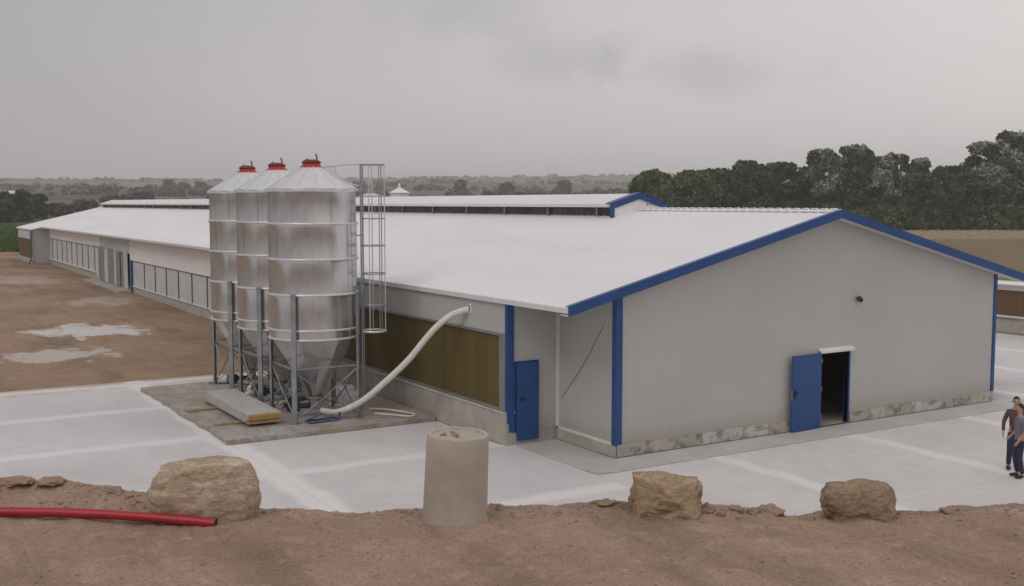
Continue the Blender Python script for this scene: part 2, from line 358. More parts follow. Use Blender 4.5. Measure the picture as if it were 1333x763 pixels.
# ------------------------------------------------------------------ terrain (one sheet to the horizon)
def land_h(x, y):
    dx, dy = x-CX, y-CY; d = math.hypot(dx, dy); a = math.atan2(dx*RX+dy*RY, dx*FX+dy*FY)   # bearing, right positive
    tab = ((0, -.05), (250, -.05), (400, 5.0), (560, 7.5), (800, 12.5), (1150, 21), (1500, 31), (2000, 48), (2500, 63), (2900, 70), (3500, 52), (5200, 30), (9000, 10))
    h = lerp_table(tab, d)
    k = sstep(280, 1200, d)
    if d > 280:
        s = 1 + .12*sstep(-.35, .5, a) - .06*sstep(.05, -.5, a)
        h *= s
        h += k*(noise.noise(Vector((x/420, y/420, 3)))*7 + noise.noise(Vector((x/1100, y/1100, 8)))*7*sstep(900, 2200, d))
        h += sstep(280, 500, d)*noise.noise(Vector((x/130, y/130, 5)))*1.8
        h = max(h, -.05)
    return h
mb = MB(); radii = []; r = 0.0
rr_ = [0, 40, 80, 120, 160, 200, 230]; r = 250
while r < 9000: rr_.append(r); r *= 1.035
NA = 420; angs = []
for k in range(NA): angs.append(k)
bear = []
# finer spacing in the half the picture looks at
for k in range(300): bear.append(-.55 + 1.1*k/300)
rest = 2*math.pi - 1.1
for k in range(90): bear.append(.55 + rest*k/90)
nb_ = len(bear)
for q in rr_[1:]:
    for b in bear:
        x = CX + q*(math.sin(b)*RX + math.cos(b)*FX); y = CY + q*(math.sin(b)*RY + math.cos(b)*FY); mb.v.append((x, y, land_h(x, y)))
mb.v.append((CX, CY, -.05)); ci = len(mb.v)-1
for i in range(len(rr_)-2):
    for k in range(nb_):
        k2 = (k+1) % nb_; mb.f.append((i*nb_+k, i*nb_+k2, (i+1)*nb_+k2, (i+1)*nb_+k)); mb.mi.append(0)
for k in range(nb_): mb.f.append((ci, (k+1) % nb_, k)); mb.mi.append(0)
g = mb.build('ground', M['land'], smooth=True); tag(g, kind='structure')

def sheet(name, poly, z, m, res=None):
    mb = MB(); mb.add([(x, y, z) for x, y in poly], [tuple(range(len(poly)))]); o = mb.build(name, m); return tag(o, kind='structure')
# mustard field and pale stubble strip beyond the barn on the right
def quadgrid(name, pts, z0, z1, m, n=24):
    mb = MB(); A, B, C_, D_ = [Vector((*p, 0)) for p in pts]
    for i in range(n+1):
        for j in range(n+1):
            u, v = i/n, j/n; p = (A*(1-u)+B*u)*(1-v) + (D_*(1-u)+C_*u)*v
            p.z = z0 + (z1-z0)*v + .04*noise.noise(p*.2); mb.v.append(tuple(p))
    for i in range(n):
        for j in range(n): a = i*(n+1)+j; mb.f.append((a, a+n+1, a+n+2, a+1)); mb.mi.append(0)
    return tag(mb.build(name, m, smooth=True), kind='structure')
def g2(px, d): p = at(px, d); return (p.x, p.y)
quadgrid('field', [g2(1120, 70), g2(1480, 51), g2(1480, 178), g2(1090, 178)], .03, .05, M['mustard'])
quadgrid('stubble_strip', [g2(1090, 178.3), g2(1480, 178.3), g2(1520, 235), g2(1060, 235)], .06, .07, M['track'])

# dirt yard on the left, rising gently away
mb = MB(); nx, ny = 60, 90; x0, x1, y0, y1 = -75, -.02, 17.42, 118
def yard_z(x, y):
    return .05 + .0068*max(0, y-20) + .05*noise.noise(Vector((x/3.2, y/5, 1))) + .02*noise.noise(Vector((x/.9, y/1.4, 2)))
for j in range(ny+1):
    for i in range(nx+1):
        v = j/ny; x = x0+(x1-x0)*(1-(1-i/nx)**1.6); y = y0+(y1-y0)*v**1.35
        if j == ny: y += 1.5*noise.noise(Vector((x/4, 0, 0)))
        z = yard_z(x, y) if 0 < j < ny else (-.03 if j == 0 else .0)
        mb.v.append((x, y, z))
for j in range(ny):
    for i in range(nx): a = j*(nx+1)+i; mb.f.append((a, a+1, a+nx+2, a+nx+1)); mb.mi.append(0)
o = mb.build('dirt_yard', M['yard'], smooth=True); tag(o, kind='structure')
mb = MB()
mb.v += [(14.23, 20.5, .02), (34, 20.5, .02), (34, 120, .02), (14.23, 120, .02)]; mb.f.append((0, 1, 2, 3)); mb.mi.append(0)
tag(mb.build('yard_behind_barn', M['yard']), kind='structure')

# concrete apron: base sheet with individually poured slabs, 8 mm joints
ap = sheet('concrete_apron', [(-60, -24), (60, -24), (60, 20.4), (14.23, 20.4), (14.23, 0), (0, 0), (0, 17.4), (-60, 17.4)], -.022, M['plinth'])
def slab(x0, x1, y0, y1, name='concrete_slab', m=None, z=0.0, par=None):
    g_ = .004; mb = MB(); mb.box(x0+g_, x1-g_, y0+g_, y1-g_, z-.02, z); return mb.build(name, m or M['conc'], par or ap)
ys = [-11.4, -6.7, -2.0, 2.7, 7.4, 12.1, 17.4]
for y0_, y1_ in zip(ys, ys[1:]):
    for x0_, x1_ in ((-34, -24), (-24, -16), (-16, -7.3)): slab(x0_, x1_, y0_, y1_)
    if y0_ < 2.6: slab(-7.3, -1.3, y0_, y1_)
slab(-7.3, -1.56, 2.7, 6.1); slab(-7.3, -1.56, 15.32, 17.4)
xs_ = [-1.3, 2.2, 5.45, 6.8, 11.4, 16.0, 20.6, 25.2, 29.8]
for x0_, x1_ in zip(xs_, xs_[1:]):
    slab(x0_, x1_, -5.9, -1.08); slab(x0_, x1_, -11.4, -5.9)
for x0_, x1_ in ((15.3, 20.6), (20.6, 25.2), (25.2, 29.8)):
    for y0_, y1_ in ((-1.08, 3.6), (3.6, 8.3), (8.3, 13), (13, 20)): slab(x0_, x1_, y0_, y1_)
# walkway round the barn with a rounded corner, slightly raised
wk = []
for k in range(9):
    a = math.pi + math.pi/2*k/8; wk.append((-.75+.55*math.cos(a), -.52+.55*math.sin(a)))
poly = [(-1.3, 2.62)] + wk + [(15.3, -1.07), (15.3, 20), (14.22, 20), (14.22, -.04), (-.04, -.04), (-.04, 2.62)]
mb = MB(); mb.prism(poly, 'z', -.03, .014); o = mb.build('walkway', M['walk'], bevel=0); tag(o, kind='structure')

# ------------------------------------------------------------------ the long poultry barn
WD, ZW, ZR, SLP, OHL, OHR, LEN = 14.21, 3.825, 5.795, .2463, 1.57, .95, 96.0
MX = WD/2
def rz(x): return ZR - SLP*abs(x-MX)         # top of roof
barn = empty('poultry_barn', (MX, 0, 0), label='long low grey and white livestock barn with blue trim and white ribbed roof', cat='barn')
BL = Vector((-MX, 0, 0))
def bp(mb, name, m, par=barn, **kw):         # barn part: coordinates given in world axes
    o = mb.build(name, m, par, **kw)
    off = Vector((0, 0, 0))
    if par is barn: o.location = BL
    return o
# roof slopes with real ribs
def roof_slope(x_e, name, ya=-.30, yb=LEN+.3):
    sgn = -1 if x_e < MX else 1; mb = MB(); prof = []; y = ya; pit = 1/3
    while y < yb-.3:
        prof += [(y, 0), (y+.225, 0), (y+.262, .017), (y+.298, .017)]; y += pit
    prof.append((yb, 0)); n = len(prof)
    xr = MX + sgn*.02
    z_r, z_e = rz(xr), rz(x_e)
    for (x, z) in ((xr, z_r), (x_e, z_e)):
        for (yy, h) in prof: mb.v.append((x, yy, z+h))
    for (x, z) in ((x_e, z_e), (xr, z_r)):
        mb.v.append((x, ya, z-.09)); mb.v.append((x, yb, z-.09))
    for k in range(n-1): mb.f.append((k, k+1, n+k+1, n+k)); mb.mi.append(0)
    b = 2*n; mb.f.append((b, b+2, b+3, b+1)); mb.mi.append(0)
    mb.f.append(tuple([b, b+1] + [n+k for k in range(n-1, -1, -1)])); mb.mi.append(0)
    mb.f += [(0, n, b, b+2), (n-1, 2*n-1, b+1, b+3)]; mb.mi += [0, 0]
    return bp(mb, name, M['roof'])
roof_slope(-OHL, 'roof_slope', -.30, 26.4); roof_slope(-.70, 'roof_slope', 26.402, 85.8); roof_slope(-OHL, 'roof_slope', 85.802, LEN+.3); rb = roof_slope(WD+OHR, 'roof_slope')
# ridge cap: shallow folded sheet with scallop closers over each rib
mb = MB()
for sgn in (-1, 1):
    mb.prism([(MX, ZR+.05), (MX+sgn*.20, ZR-.015), (MX+sgn*.20, ZR-.028), (MX, ZR+.036)], 'y', -.32, 8.2)
y = -.04
while y < 8.2:
    mb.prism([(y-.10, ZR+.048), (y+.10, ZR+.048), (y+.06, ZR+.078), (y-.06, ZR+.078)], 'x', MX-.05, MX+.05); y += 1/3
bp(mb, 'ridge_cap', M['roof'])
# thin wires strung above the open ridge
mb = MB(); 
for zz in (.16, .27): mb.tube([(MX+.1, -.1, ZR+zz), (MX+.1, 8.0, ZR+zz+.01)], .006, 5)
for y in (0.0, 2, 4, 6, 8): mb.tube([(MX+.1, y, ZR), (MX+.1, y, ZR+.29)], .01, 5)
bp(mb, 'ridge_wire', M['cable'])
# eave edge strip and soffit gutter (left)
for xe_, ya_, yb_ in ((-OHL, -.3, 26.4), (-.70, 26.4, 85.8), (-OHL, 85.8, LEN+.3)):
    mb = MB(); ze = rz(xe_); mb.box(xe_-.012, xe_+.01, ya_, yb_, ze-.12, ze-.004); bp(mb, 'eave_strip', M['trim'])
# gable wall with door opening (x 6.75..7.86, z to 2.04)
DX0, DX1, DZ = 6.76, 7.86, 2.02; T = .12
def gtop(x): return rz(x) - .10
mb = MB()
mb.prism([(0, .0), (DX0, .0), (DX0, gtop(DX0)), (0, gtop(0))], 'y', 0, T)
mb.prism([(DX0, DZ), (DX1, DZ), (DX1, gtop(DX1)), (MX, gtop(MX)), (DX0, gtop(DX0))], 'y', 0, T)
mb.prism([(DX1, .0), (WD, .0), (WD, gtop(WD)), (DX1, gtop(DX1))], 'y', 0, T)
bp(mb, 'gable_wall', M['panel'])
# far gable
mb = MB(); mb.prism([(0, 0), (WD, 0), (WD, gtop(WD)), (MX, gtop(MX)), (0, gtop(0))], 'y', LEN-T, LEN); bp(mb, 'gable_wall', M['panel'])
# interior floor
mb = MB(); mb.box(.13, WD-.13, .13, LEN-.13, -.01, .03); bp(mb, 'floor', M['plinth'])
# long side walls
mb = MB(); mb.box(0, T, T+.002, 26.2, 0, gtop(0)-.02); bp(mb, 'side_wall', M['panel'])
mb = MB(); mb.box(WD-T, WD, T+.002, LEN-T-.002, 0, gtop(WD)-.02); bp(mb, 'side_wall', M['panel'])
# blue fascia on the near gable rakes, drawn as real folded flashings
FT = .215
def fascia(xa, xb, name='rake_fascia'):
    mb = MB(); za, zb = rz(xa)+.035, rz(xb)+.035
    mb.prism([(xa, za), (xb, zb), (xb, zb-FT), (xa, za-FT)], 'y', -.345, -.302)
    mb.prism([(xa, za+.012), (xb, zb+.012), (xb, zb-.002), (xa, za-.002)], 'y', -.35, -.2)
    bp(mb, name, M['blue'])
    mb = MB(); mb.prism([(xa, za-FT-.002), (xb, zb-FT-.002), (xb, zb-FT+.02), (xa, za-FT+.02)], 'y', -.30, .0); return bp(mb, 'soffit', M['trim'])
fascia(-OHL, MX-.0); fascia(MX+.001, WD+OHR)
# corner posts
def post(x0, x1, y0, y1, z0, z1): mb = MB(); mb.box(x0, x1, y0, y1, z0, z1); return bp(mb, 'corner_post', M['blue'], bevel=.006)
post(-.035, .16, -.035, .13, .30, gtop(0)-.05)
post(WD-.10, WD+.035, -.035, .13, .30, gtop(WD)-.05)
# plinth with marble cladding stones along the gable
mb = MB(); mb.box(0.02, DX0-.06, -.02, -.001, 0.03, .31); mb.box(DX1+.06, WD, -.02, -.001, .03, .31); pl = bp(mb, 'plinth', M['plinth'])
rg = random.Random(11)
stone_m = []
for i, cc in enumerate(((.47, .45, .41), (.40, .375, .335), (.52, .50, .465), (.44, .395, .335), (.38, .355, .32))):
    m = mat('marble_%s' % ('cream', 'grey', 'white', 'rust', 'brown')[i], cc, .7); q = NB(m); cob = q.new('ShaderNodeTexCoord').outputs['Object']
    v = q.noise(cob, 2.6, 7, .75, (1, 1, 1.3), (i*3.1, 0, 0)); v2 = q.noise(cob, 7, 4, .6)
    c = q.mix(q.ramp(v, .47, .60), cc+(1,), tuple(k*.5 for k in cc)+(1,)); c = q.mix(q.m('MULTIPLY', q.ramp(v2, .5, .7), .4), c, (.52, .50, .47, 1))
    q.link(c, q.b.inputs['Base Color']); stone_m.append(m)
def stones(xa, xb):
    x = xa
    while x < xb-.05:
        w = min(rg.uniform(.38, .95), xb-x); top = .318 + rg.uniform(-.012, .012); sk = rg.uniform(-.05, .05) if x+w < xb-.06 else 0
        if rg.random() < .12 and w > .28:      # two stones above each other
            zc = rg.uniform(.13, .2)
            for za, zb in ((.036, zc-.005), (zc+.005, top)):
                mb = MB(); mb.prism([(x+.004, za), (x+w-.004, za), (x+w-.004, zb), (x+.004, zb)], 'y', -.045-rg.uniform(0, .012), -.0195); mb.build('stone', rg.choice(stone_m), pl)
        else:
            mb = MB(); mb.prism([(x+.004, .036), (x+w-.004, .036), (x+w-.004+sk, top), (x+.004+getattr(stones, 'sk', 0), top)], 'y', -.045-rg.uniform(0, .012), -.0195); mb.build('stone', rg.choice(stone_m), pl)
            stones.sk = sk; x += w; continue
        stones.sk = 0; x += w
stones.sk = 0; stones(0.02, DX0-.07); stones.sk = 0; stones(DX1+.07, WD)
# door frame, leaf folded flat against the wall, hood
mb = MB()
mb.box(DX0-.05, DX0, -.03, .14, .03, DZ+.05); mb.box(DX1, DX1+.05, -.03, .14, .03, DZ+.05); mb.box(DX0, DX1, -.03, .14, DZ, DZ+.05)
df = bp(mb, 'door_frame', M['blue'])
mb = MB(); mb.box(-1.13, 0, -.025, .025, .02, 2.02)
dr = mb.build('door', M['blue'], barn, bevel=.005); dr.location = BL + Vector((DX0-.06, -.10, .015)); dr.rotation_euler = (0, 0, R(3.5))
mb = MB(); mb.box(-1.07, -.98, -.05, -.026, .90, 1.12); mb.tube([(-1.02, -.05, 1.05), (-1.02, -.09, 1.05), (-.92, -.09, 1.05)], .012, 8); mb.build('handle', M['black'], dr)
for zz in (.25, 1.0, 1.75): MB().tube([(.005, -.03, zz), (.005, -.03, zz+.12)], .014, 8).build('hinge', M['frame'], dr)
mb = MB(); mb.box(-1.135, -1.131, -.02, .02, .85, 1.15); mb.build('lock_plate', M['frame'], dr)
mb = MB(); mb.prism([(-.13, DZ+.055), (-.0, DZ+.12), (0, DZ+.06), (-.13, DZ+.0)], 'x', DX0-.07, DX1+.12); bp(mb, 'door_hood', M['trim'])
# small wall lamp on the gable
lamp = empty('wall_lamp', (8.12, -.005, 3.43), label='small dark lamp fixed high on the grey gable wall right of the door', cat='lamp')
MB().box(-.05, .05, -.03, 0, -.05, .05).build('back_plate', M['frame'], lamp, bevel=.004)
mb = MB(); mb.lathe([(.0, -.16), (.055, -.15), (.075, -.03), (.05, .0), (0, .0)], 16); o = mb.build('lamp_shade', M['black'], lamp, smooth=True); o.rotation_euler = (R(-50), 0, R(20)); o.location = (.0, -.05, .02)
MB().tube([(0, -.02, 0), (0, -.07, .03)], .015, 8).build('arm', M['black'], lamp)
# left recessed wall: trims, plinth, dangling cable
mb = MB(); mb.box(-.03, -.001, .14, 2.38, .30, .36); mb.box(-.045, -.001, 2.38, 2.49, .36, gtop(0)-.13); bp(mb, 'wall_trim', M['trim'])
mb = MB(); mb.box(-.05, 0-.001, -.02, 2.455, .03, .30); bp(mb, 'plinth', M['plinth'])
mb = MB(); mb.tube(smooth_curve([(-.012, .50, 3.1), (-.012, .80, 2.72), (-.012, 1.14, 2.27), (-.012, 1.66, 1.70), (-.012, 2.25, 1.12)]), .0055, 5); bp(mb, 'cable', M['cable'])
# ---- cooling-pad annexes (near and far)
def annexe(y0, y1, near=True):
    XA = -1.47; top = rz(XA-.06)-.10
    e = empty('pad_annexe', (-MX, 0, 0)); e.parent = barn
    def a(mb, name, m, **kw): return mb.build(name, m, e, **kw)
    zb, zt = .84, 2.72
    # end wall facing the photographer
    for ya in (y0, y1-.08): a(MB().prism([(XA+.02, .3), (-.002, .3), (-.002, rz(-.002)-.10), (XA+.02, rz(XA+.02)-.10)], 'y', ya, ya+.08), 'end_wall', M['panel'])
    a(MB().box(XA+.125, -.06, y0-.04, y0+.08, .0, .298).box(XA-.07, XA+.12, y0-.04, y1, .0, zb-.052).prism([(XA-.10, zb-.05), (XA+.20, zb-.05), (XA+.20, zb), (XA-.07, zb-.01)], 'y', y0-.04, y1), 'plinth', M['plinth'])
    # upper white panel above the pads
    a(MB().box(XA-.02, XA+.05, y0+.0, y1, zt+.06, top-.03), 'upper_panel', M['panel'] if near else M['shutter'])
    a(MB().box(XA-.05, XA+.05, y0+.35, y1, zt, zt+.055).box(XA-.05, XA+.05, y0+.35, y1, zb+.001, zb+.06).box(XA-.035, XA+.06, y0+.065, y0+.348, zb+.001, zt+.055), 'pad_frame', M['frame'] if near else M['shutter'])
    # pads, one by one, slightly uneven
    y = y0+.35; pw = .60; k = 0; rg = random.Random(3)
    seq = [3, 0, 1, 0, 0, 2, 1, 0, 2, 0, 0, 1]
    while y < y1-.1:
        w = min(pw, y1-.1-y); dx = rg.uniform(-.006, .006)
        a(MB().box(XA+.015+dx, XA+.12, y+.004, y+w-.004, zb+.062, zt-.002), 'cooling_pad', (M['pads'][seq[k % 12]] if near else M['padfar']))
        y += w; k += 1
    a(MB().box(XA+.14, XA+.16, y0+.1, y1-.1, zb, top-.05), 'backing_sheet', M['dark'])
    if near:
        a(MB().box(XA-.04, XA+.17, y0-.045, y0+.06, .55, top-.02).box(XA+.02, XA+.14, y0-.044, y0-.042, .33, .55), 'corner_post', M['blue'], bevel=.006)
        d = a(MB().box(-1.24, -.60, y0-.095, y0-.052, .10, 2.06), 'door', M['blue'], bevel=.005)
        a(MB().box(XA+.18, -.57, y0-.03, y0-.0005, .30, 2.09), 'door_frame', M['blue'])
        MB().box(-1.14, -1.06, y0-.12, y0-.096, 1.10, 1.2).tube([(-1.1, y0-.12, 1.15), (-1.1, y0-.15, 1.15), (-.98, y0-.15, 1.15)], .012, 8).build('handle', M['black'], d)
    return e
annexe(2.5, 26.2, True); annexe(86.0, 95.6, False)
# ---- far side wall: white upper band, inlet windows in bays, service bay
ZT = 2.33
mb = MB(); mb.box(-.03, T, 26.2, 52.2, ZT, gtop(0)-.02); bp(mb, 'upper_band', M['white'])
mb = MB(); mb.box(-.03, T, 62.2, 86.0, 2.85, gtop(0)-.02); bp(mb, 'upper_band', M['white'])
mb = MB(); mb.box(-.03, T, 52.2, 62.2, 2.75, gtop(0)-.02); bp(mb, 'upper_band', M['shutter'])
mb = MB(); mb.box(0.0, T, 26.2, 62.1, 0, .66); mb.box(0.0, T, 62.1, 86.0, 0, .90); bp(mb, 'plinth', M['plinth'])
mb = MB(); mb.box(-.06, .05, 26.2, 52.2, .66, .72); mb.box(-.10, .05, 62.2, 88.9, .90, .99); bp(mb, 'sill', M['trim'])
def window(y0, y1, z0, z1):
    w = MB().box(-.035, .06, y0, y0+.14, z0, z1).box(-.035, .06, y0+.14, y1, z1-.05, z1).build('window', M['mullion'], barn); w.location = BL
    MB().box(.0, .04, y0+.142, y1-.002, z0, z1-.052).build('shutter', M['shutter'], w)
    return w
ysr = [26.2, 28.9, 31.6, 34.3, 37.2, 40.0, 42.7, 45.4, 48.2, 51.5]
for a_, b_ in zip(ysr, ysr[1:]): window(a_, b_, .72, ZT)
ysl = [62.2, 64.3, 66.9, 69.4, 71.8, 74.2, 76.6, 79.0, 81.7, 84.4, 86.0]
for a_, b_ in zip(ysl, ysl[1:]): window(a_, b_, .99, 2.85)
# service bay: upright corrugated sheets leaning under the eave, blue post at its near side
rg = random.Random(5); y = 52.7; k = 0
while y < 61.9:
    w = 1.02; mb = MB(); dx = rg.uniform(-.16, -.06); h = 2.9
    prof = []
    for q in range(6):
        prof += [(dx, y+q*w/6), (dx, y+q*w/6+.09), (dx-.04, y+q*w/6+.11), (dx-.04, y+q*w/6+.15)]
    prof += [(dx+.02, y+w), (dx+.02, y)]
    mb.prism(prof, 'z', .25+rg.uniform(0, .25), h-rg.uniform(0, .1)); o = bp(mb, 'corrugated_sheet', M['frame'] if k % 3 else M['shutter']); y += 1.04; k += 1
mb = MB(); mb.box(-.10, .05, 51.55, 52.1, .15, ZT+.02); bp(mb, 'bay_post', M['blue'])
mb = MB(); mb.box(-.9, -.02, 51.7, 64.5, .0, .42); bp(mb, 'loading_step', M['plinth'], bevel=.02)
mb = MB(); mb.tube(smooth_curve([(-1.58, 85.9, rz(-1.6)-.1), (-1.60, 85.9, 1.4), (-1.68, 85.8, .9), (-1.9, 85.5, .55)]), .075, 8); bp(mb, 'downpipe', M['mullion'])
mb = MB(); mb.tube([(-.2, 62.0, .7), (-.2, 62.0, 2.7)], .12, 10); bp(mb, 'feed_pipe', M['trim'])
# ---- ridge ventilator running along the roof
M['mesh'] = mat('vent_gap_shade', (.085, .08, .072), .9, var=.5, vscale=.9)  # dark colour stands in for the shade in the open vent gap
rv = empty('ridge_ventilator', (-MX, 0, 0)); rv.parent = barn
VY0, VY1 = 8.3, 94.2; hw = 1.1; vz = 6.30; ve = 5.96
for sgn in (-1, 1):
    MB().prism([(MX, vz+.02), (MX+sgn*(hw+.02), ve+.02), (MX+sgn*(hw+.02), ve-.09), (MX, vz-.07)], 'y', VY0, VY1).build('vent_roof', M['roof'], rv)
    MB().prism([(MX+sgn*.002, vz+.06), (MX+sgn*(hw+.08), ve+.045), (MX+sgn*(hw+.08), ve-.17), (MX+sgn*.002, vz-.16)], 'y', VY0-.06, VY0-.005).prism([(MX+sgn*.002, vz+.06), (MX+sgn*(hw+.1), ve+.04), (MX+sgn*(hw+.1), ve+.025), (MX+sgn*.002, vz+.045)], 'y', VY0-.08, VY0+.25).build('rake_fascia', M['blue'], rv)
MB().prism([(MX-hw+.06, rz(MX-hw)+.0), (MX, ZR+.0), (MX+hw-.06, rz(MX+hw)), (MX+hw-.06, ve-.03), (MX, vz-.06), (MX-hw+.06, ve-.03)], 'y', VY0, VY0+.06).build('end_panel', M['white'], rv)
MB().box(MX-hw-.06, MX-hw+.07, VY0-.05, VY0+.05, rz(MX-hw)-.04, ve-.06).build('corner_post', M['blue'], rv)
MB().box(MX-hw+.22, MX-hw+.24, VY0+.1, VY1, ZR-.3, ve-.05).box(MX+hw-.24, MX+hw-.22, VY0+.1, VY1, ZR-.3, ve-.05).build('vent_shade_sheet', M['mesh'], rv)  # opaque sheets that paint the shade of the gap below the vent roof
st = MB().box(-.03, .03, -.04, .04, 0, .42).mesh('support', M['frame'])
y = VY0+1.0
while y < VY1:
    for sgn in (-1, 1):
        o = bpy.data.objects.new('support', st); COL.objects.link(o); o.parent = rv; o.location = (MX+sgn*(hw-.12), y, rz(MX+hw)+.0)
    y += 3.0

# ------------------------------------------------------------------ silo slab, silos
mb = MB(); n = 40; poly = []
rg = random.Random(2)
def edge(a, b, k, j):
    out_ = []
    for i in range(k):
        t = i/k; p = Vector(a)*(1-t)+Vector(b)*t; q = noise.noise(Vector((p.x*1.3, p.y*1.3, 4)))*j; out_.append((p.x+q*abs(b[1]-a[1])/20, p.y+q*abs(b[0]-a[0])/20))
    return out_
poly = edge((-7.42, 6.12), (-1.62, 6.14), 30, .15) + edge((-1.62, 6.14), (-1.62, 15.28), 20, .1) + edge((-1.62, 15.28), (-7.48, 15.28), 30, .35) + edge((-7.48, 15.28), (-7.42, 6.12), 40, .22)
mb.prism(poly, 'z', -.018, .12); o = mb.build('silo_slab', M['slab']); tag(o, kind='structure')
SR = 1.20
def make_silo():
    s = empty('feed_silo', (0, 0, .12))
    z = lambda v: v-.12
    secs = [(6.38, 5.47), (5.45, 4.52), (4.50, 3.57), (3.55, 2.62), (2.60, 2.37)]
    for i, (a, b) in enumerate(secs):
        r1 = SR*(1+.006*((i % 2)*2-1))
        mb = MB(); h = a-b; pr = [(r1+.022, z(a)), (r1+.012, z(a)-.05), (r1, z(a)-.10), (r1-.004, z(a)-h*.5), (r1+.002, z(b)+.05), (r1+.008, z(b))]
        if h < .5: pr = [(r1+.01, z(a)), (r1, z(b))]
        mb.lathe(pr, 160, wav=.009, wn=7, ph=i*1.9+.9); ring = mb.build('body_ring', M['galv'], s, smooth=True)
        if h > .5:
            for k in range(7):
                q = MB(); an = 2*math.pi*(k+.5*(i % 2))/7+.3; c_, s_ = math.cos(an), math.sin(an)
                for off in (0,): q.tube([((r1+.012)*math.cos(an+off), (r1+.012)*math.sin(an+off), z(a)-.04), ((r1+.008)*math.cos(an+off), (r1+.008)*math.sin(an+off), z(b)+.02)], .006, 4)
                q.build('seam', M['galv'], ring)
    for zz, w in ((6.39, .03), (5.46, .035), (4.51, .035), (3.56, .035), (2.61, .03), (2.36, .03)):
        MB().lathe([(SR-.02, z(zz)-w), (SR+.045, z(zz)-w), (SR+.05, z(zz)-w*.2), (SR+.035, z(zz)+w*.6), (SR-.02, z(zz)+w*.7)], 96).build('flange', M['frame_light'], s, smooth=True)
    # faceted roof: 14 sheets with raised seams
    nf = 14; r0, r1_, z0, z1 = SR+.075, .30, z(6.36), z(6.98)
    rf = MB().lathe([(SR, z0-.05), (r0, z0-.05), (r0, z0), (r1_, z1), (.0, z1)], nf).build('silo_roof', M['galv_roof'], s)
    q = MB()
    for k in range(nf):
        an = 2*math.pi*k/nf; q.tube([(r0*math.cos(an), r0*math.sin(an), z0+.008), (r1_*math.cos(an), r1_*math.sin(an), z1+.008)], .012, 4)
    q.build('roof_seam', M['galv_roof'], rf)
    cap = MB().lathe([(.31, z1-.03), (.31, z1+.02), (.25, z1+.05), (.24, z1+.10), (.0, z1+.10)], 24).build('filler_cap', M['red'], s, smooth=False)
    MB().lathe([(.24, z1+.10), (.26, z1+.105), (.26, z1+.15), (.18, z1+.20), (.06, z1+.215), (.0, z1+.215)], 24).build('lid', M['darkred'], cap, smooth=True)
    MB().tube([(.10, -.1, z1+.16), (.12, -.11, z1+.26), (.09, -.10, z1+.36)], .022, 8).tube([(-.18, 0, z1+.17), (-.10, .02, z1+.235)], .02, 6).build('lever', M['darkred'], cap)
    # hopper cone
    MB().lathe([(SR-.005, z(2.36)), (SR*.62, z(1.62)), (.17, z(.66))], 14).build('hopper', M['galv'], s)
    MB().lathe([(.20, z(.67)), (.20, z(.60)), (.14, z(.58)), (.14, z(.42)), (0, z(.42))], 20).box(-.17, .17, -.17, .17, z(.30), z(.44)).build('hopper_boot', M['frame'], s)
    MB().tube([(-.5, .0, .30), (.15, .02, .26)], .07, 10).box(-.78, -.48, -.12, .12, .16, .42).build('auger_motor', M['black'], s)
    # four channel legs at the corners with base plates
    for sx, sy in ((-1, -1), (1, -1), (1, 1), (-1, 1)):
        an = math.atan2(sy, sx); Mx = Matrix.Translation((sx*.90, sy*.90, 0)) @ Matrix.Rotation(an, 4, 'Z')
        mb = MB(); w, d, t = .068, .06, .008
        mb.box(d-t, d, -w, w, .012, 3.48, Mx).box(0, d-t-.0005, -w, -w+t, .012, 3.48, Mx).box(0, d-t-.0005, w-t, w, .012, 3.48, Mx)
        lg = mb.build('leg', M['pole'], s)
        MB().box(-.06, .14, -.12, .12, 0, .012, Mx).tube([Mx @ Vector((.11, -.09, 0)), Mx @ Vector((.11, -.09, .04))], .012, 6).tube([Mx @ Vector((.11, .09, 0)), Mx @ Vector((.11, .09, .04))], .012, 6).build('base_plate', M['pole'], lg)
    cs = [(-.9, -.9), (.9, -.9), (.9, .9), (-.9, .9)]
    for i in range(4):
        a, b = cs[i], cs[(i+1) % 4]; mdp = ((a[0]+b[0])/2, (a[1]+b[1])/2)
        MB().tube([(*a, 1.45), (*b, 1.45)], .026, 6).build('cross_bar', M['pole'], s)
        MB().tube([(*a, 1.38), (*mdp, .68), (*a, .10)], .020, 6).build('brace', M['pole'], s)
        MB().tube([(*b, 1.38), (*mdp, .70), (*b, .10)], .020, 6).build('brace', M['pole'], s)
    return s
M['frame_light'] = mat('galvanised_flange', (.62, .62, .62), .4, metal=.5, var=.08, vscale=4)
proto = make_silo()
proto.location = (-4.35, 8.1, .12)
tag(proto, 'nearest of the three steel feed silos, with the caged ladder at its side', 'silo', 'row of galvanised feed silos on the concrete slab')
copy_tree(proto, (-4.35, 10.93, .12), 0, 'middle one of the three galvanised feed silos, between its two neighbours')
copy_tree(proto, (-4.35, 13.75, .12), 0, 'farthest of the three galvanised feed silos, leftmost in the row')
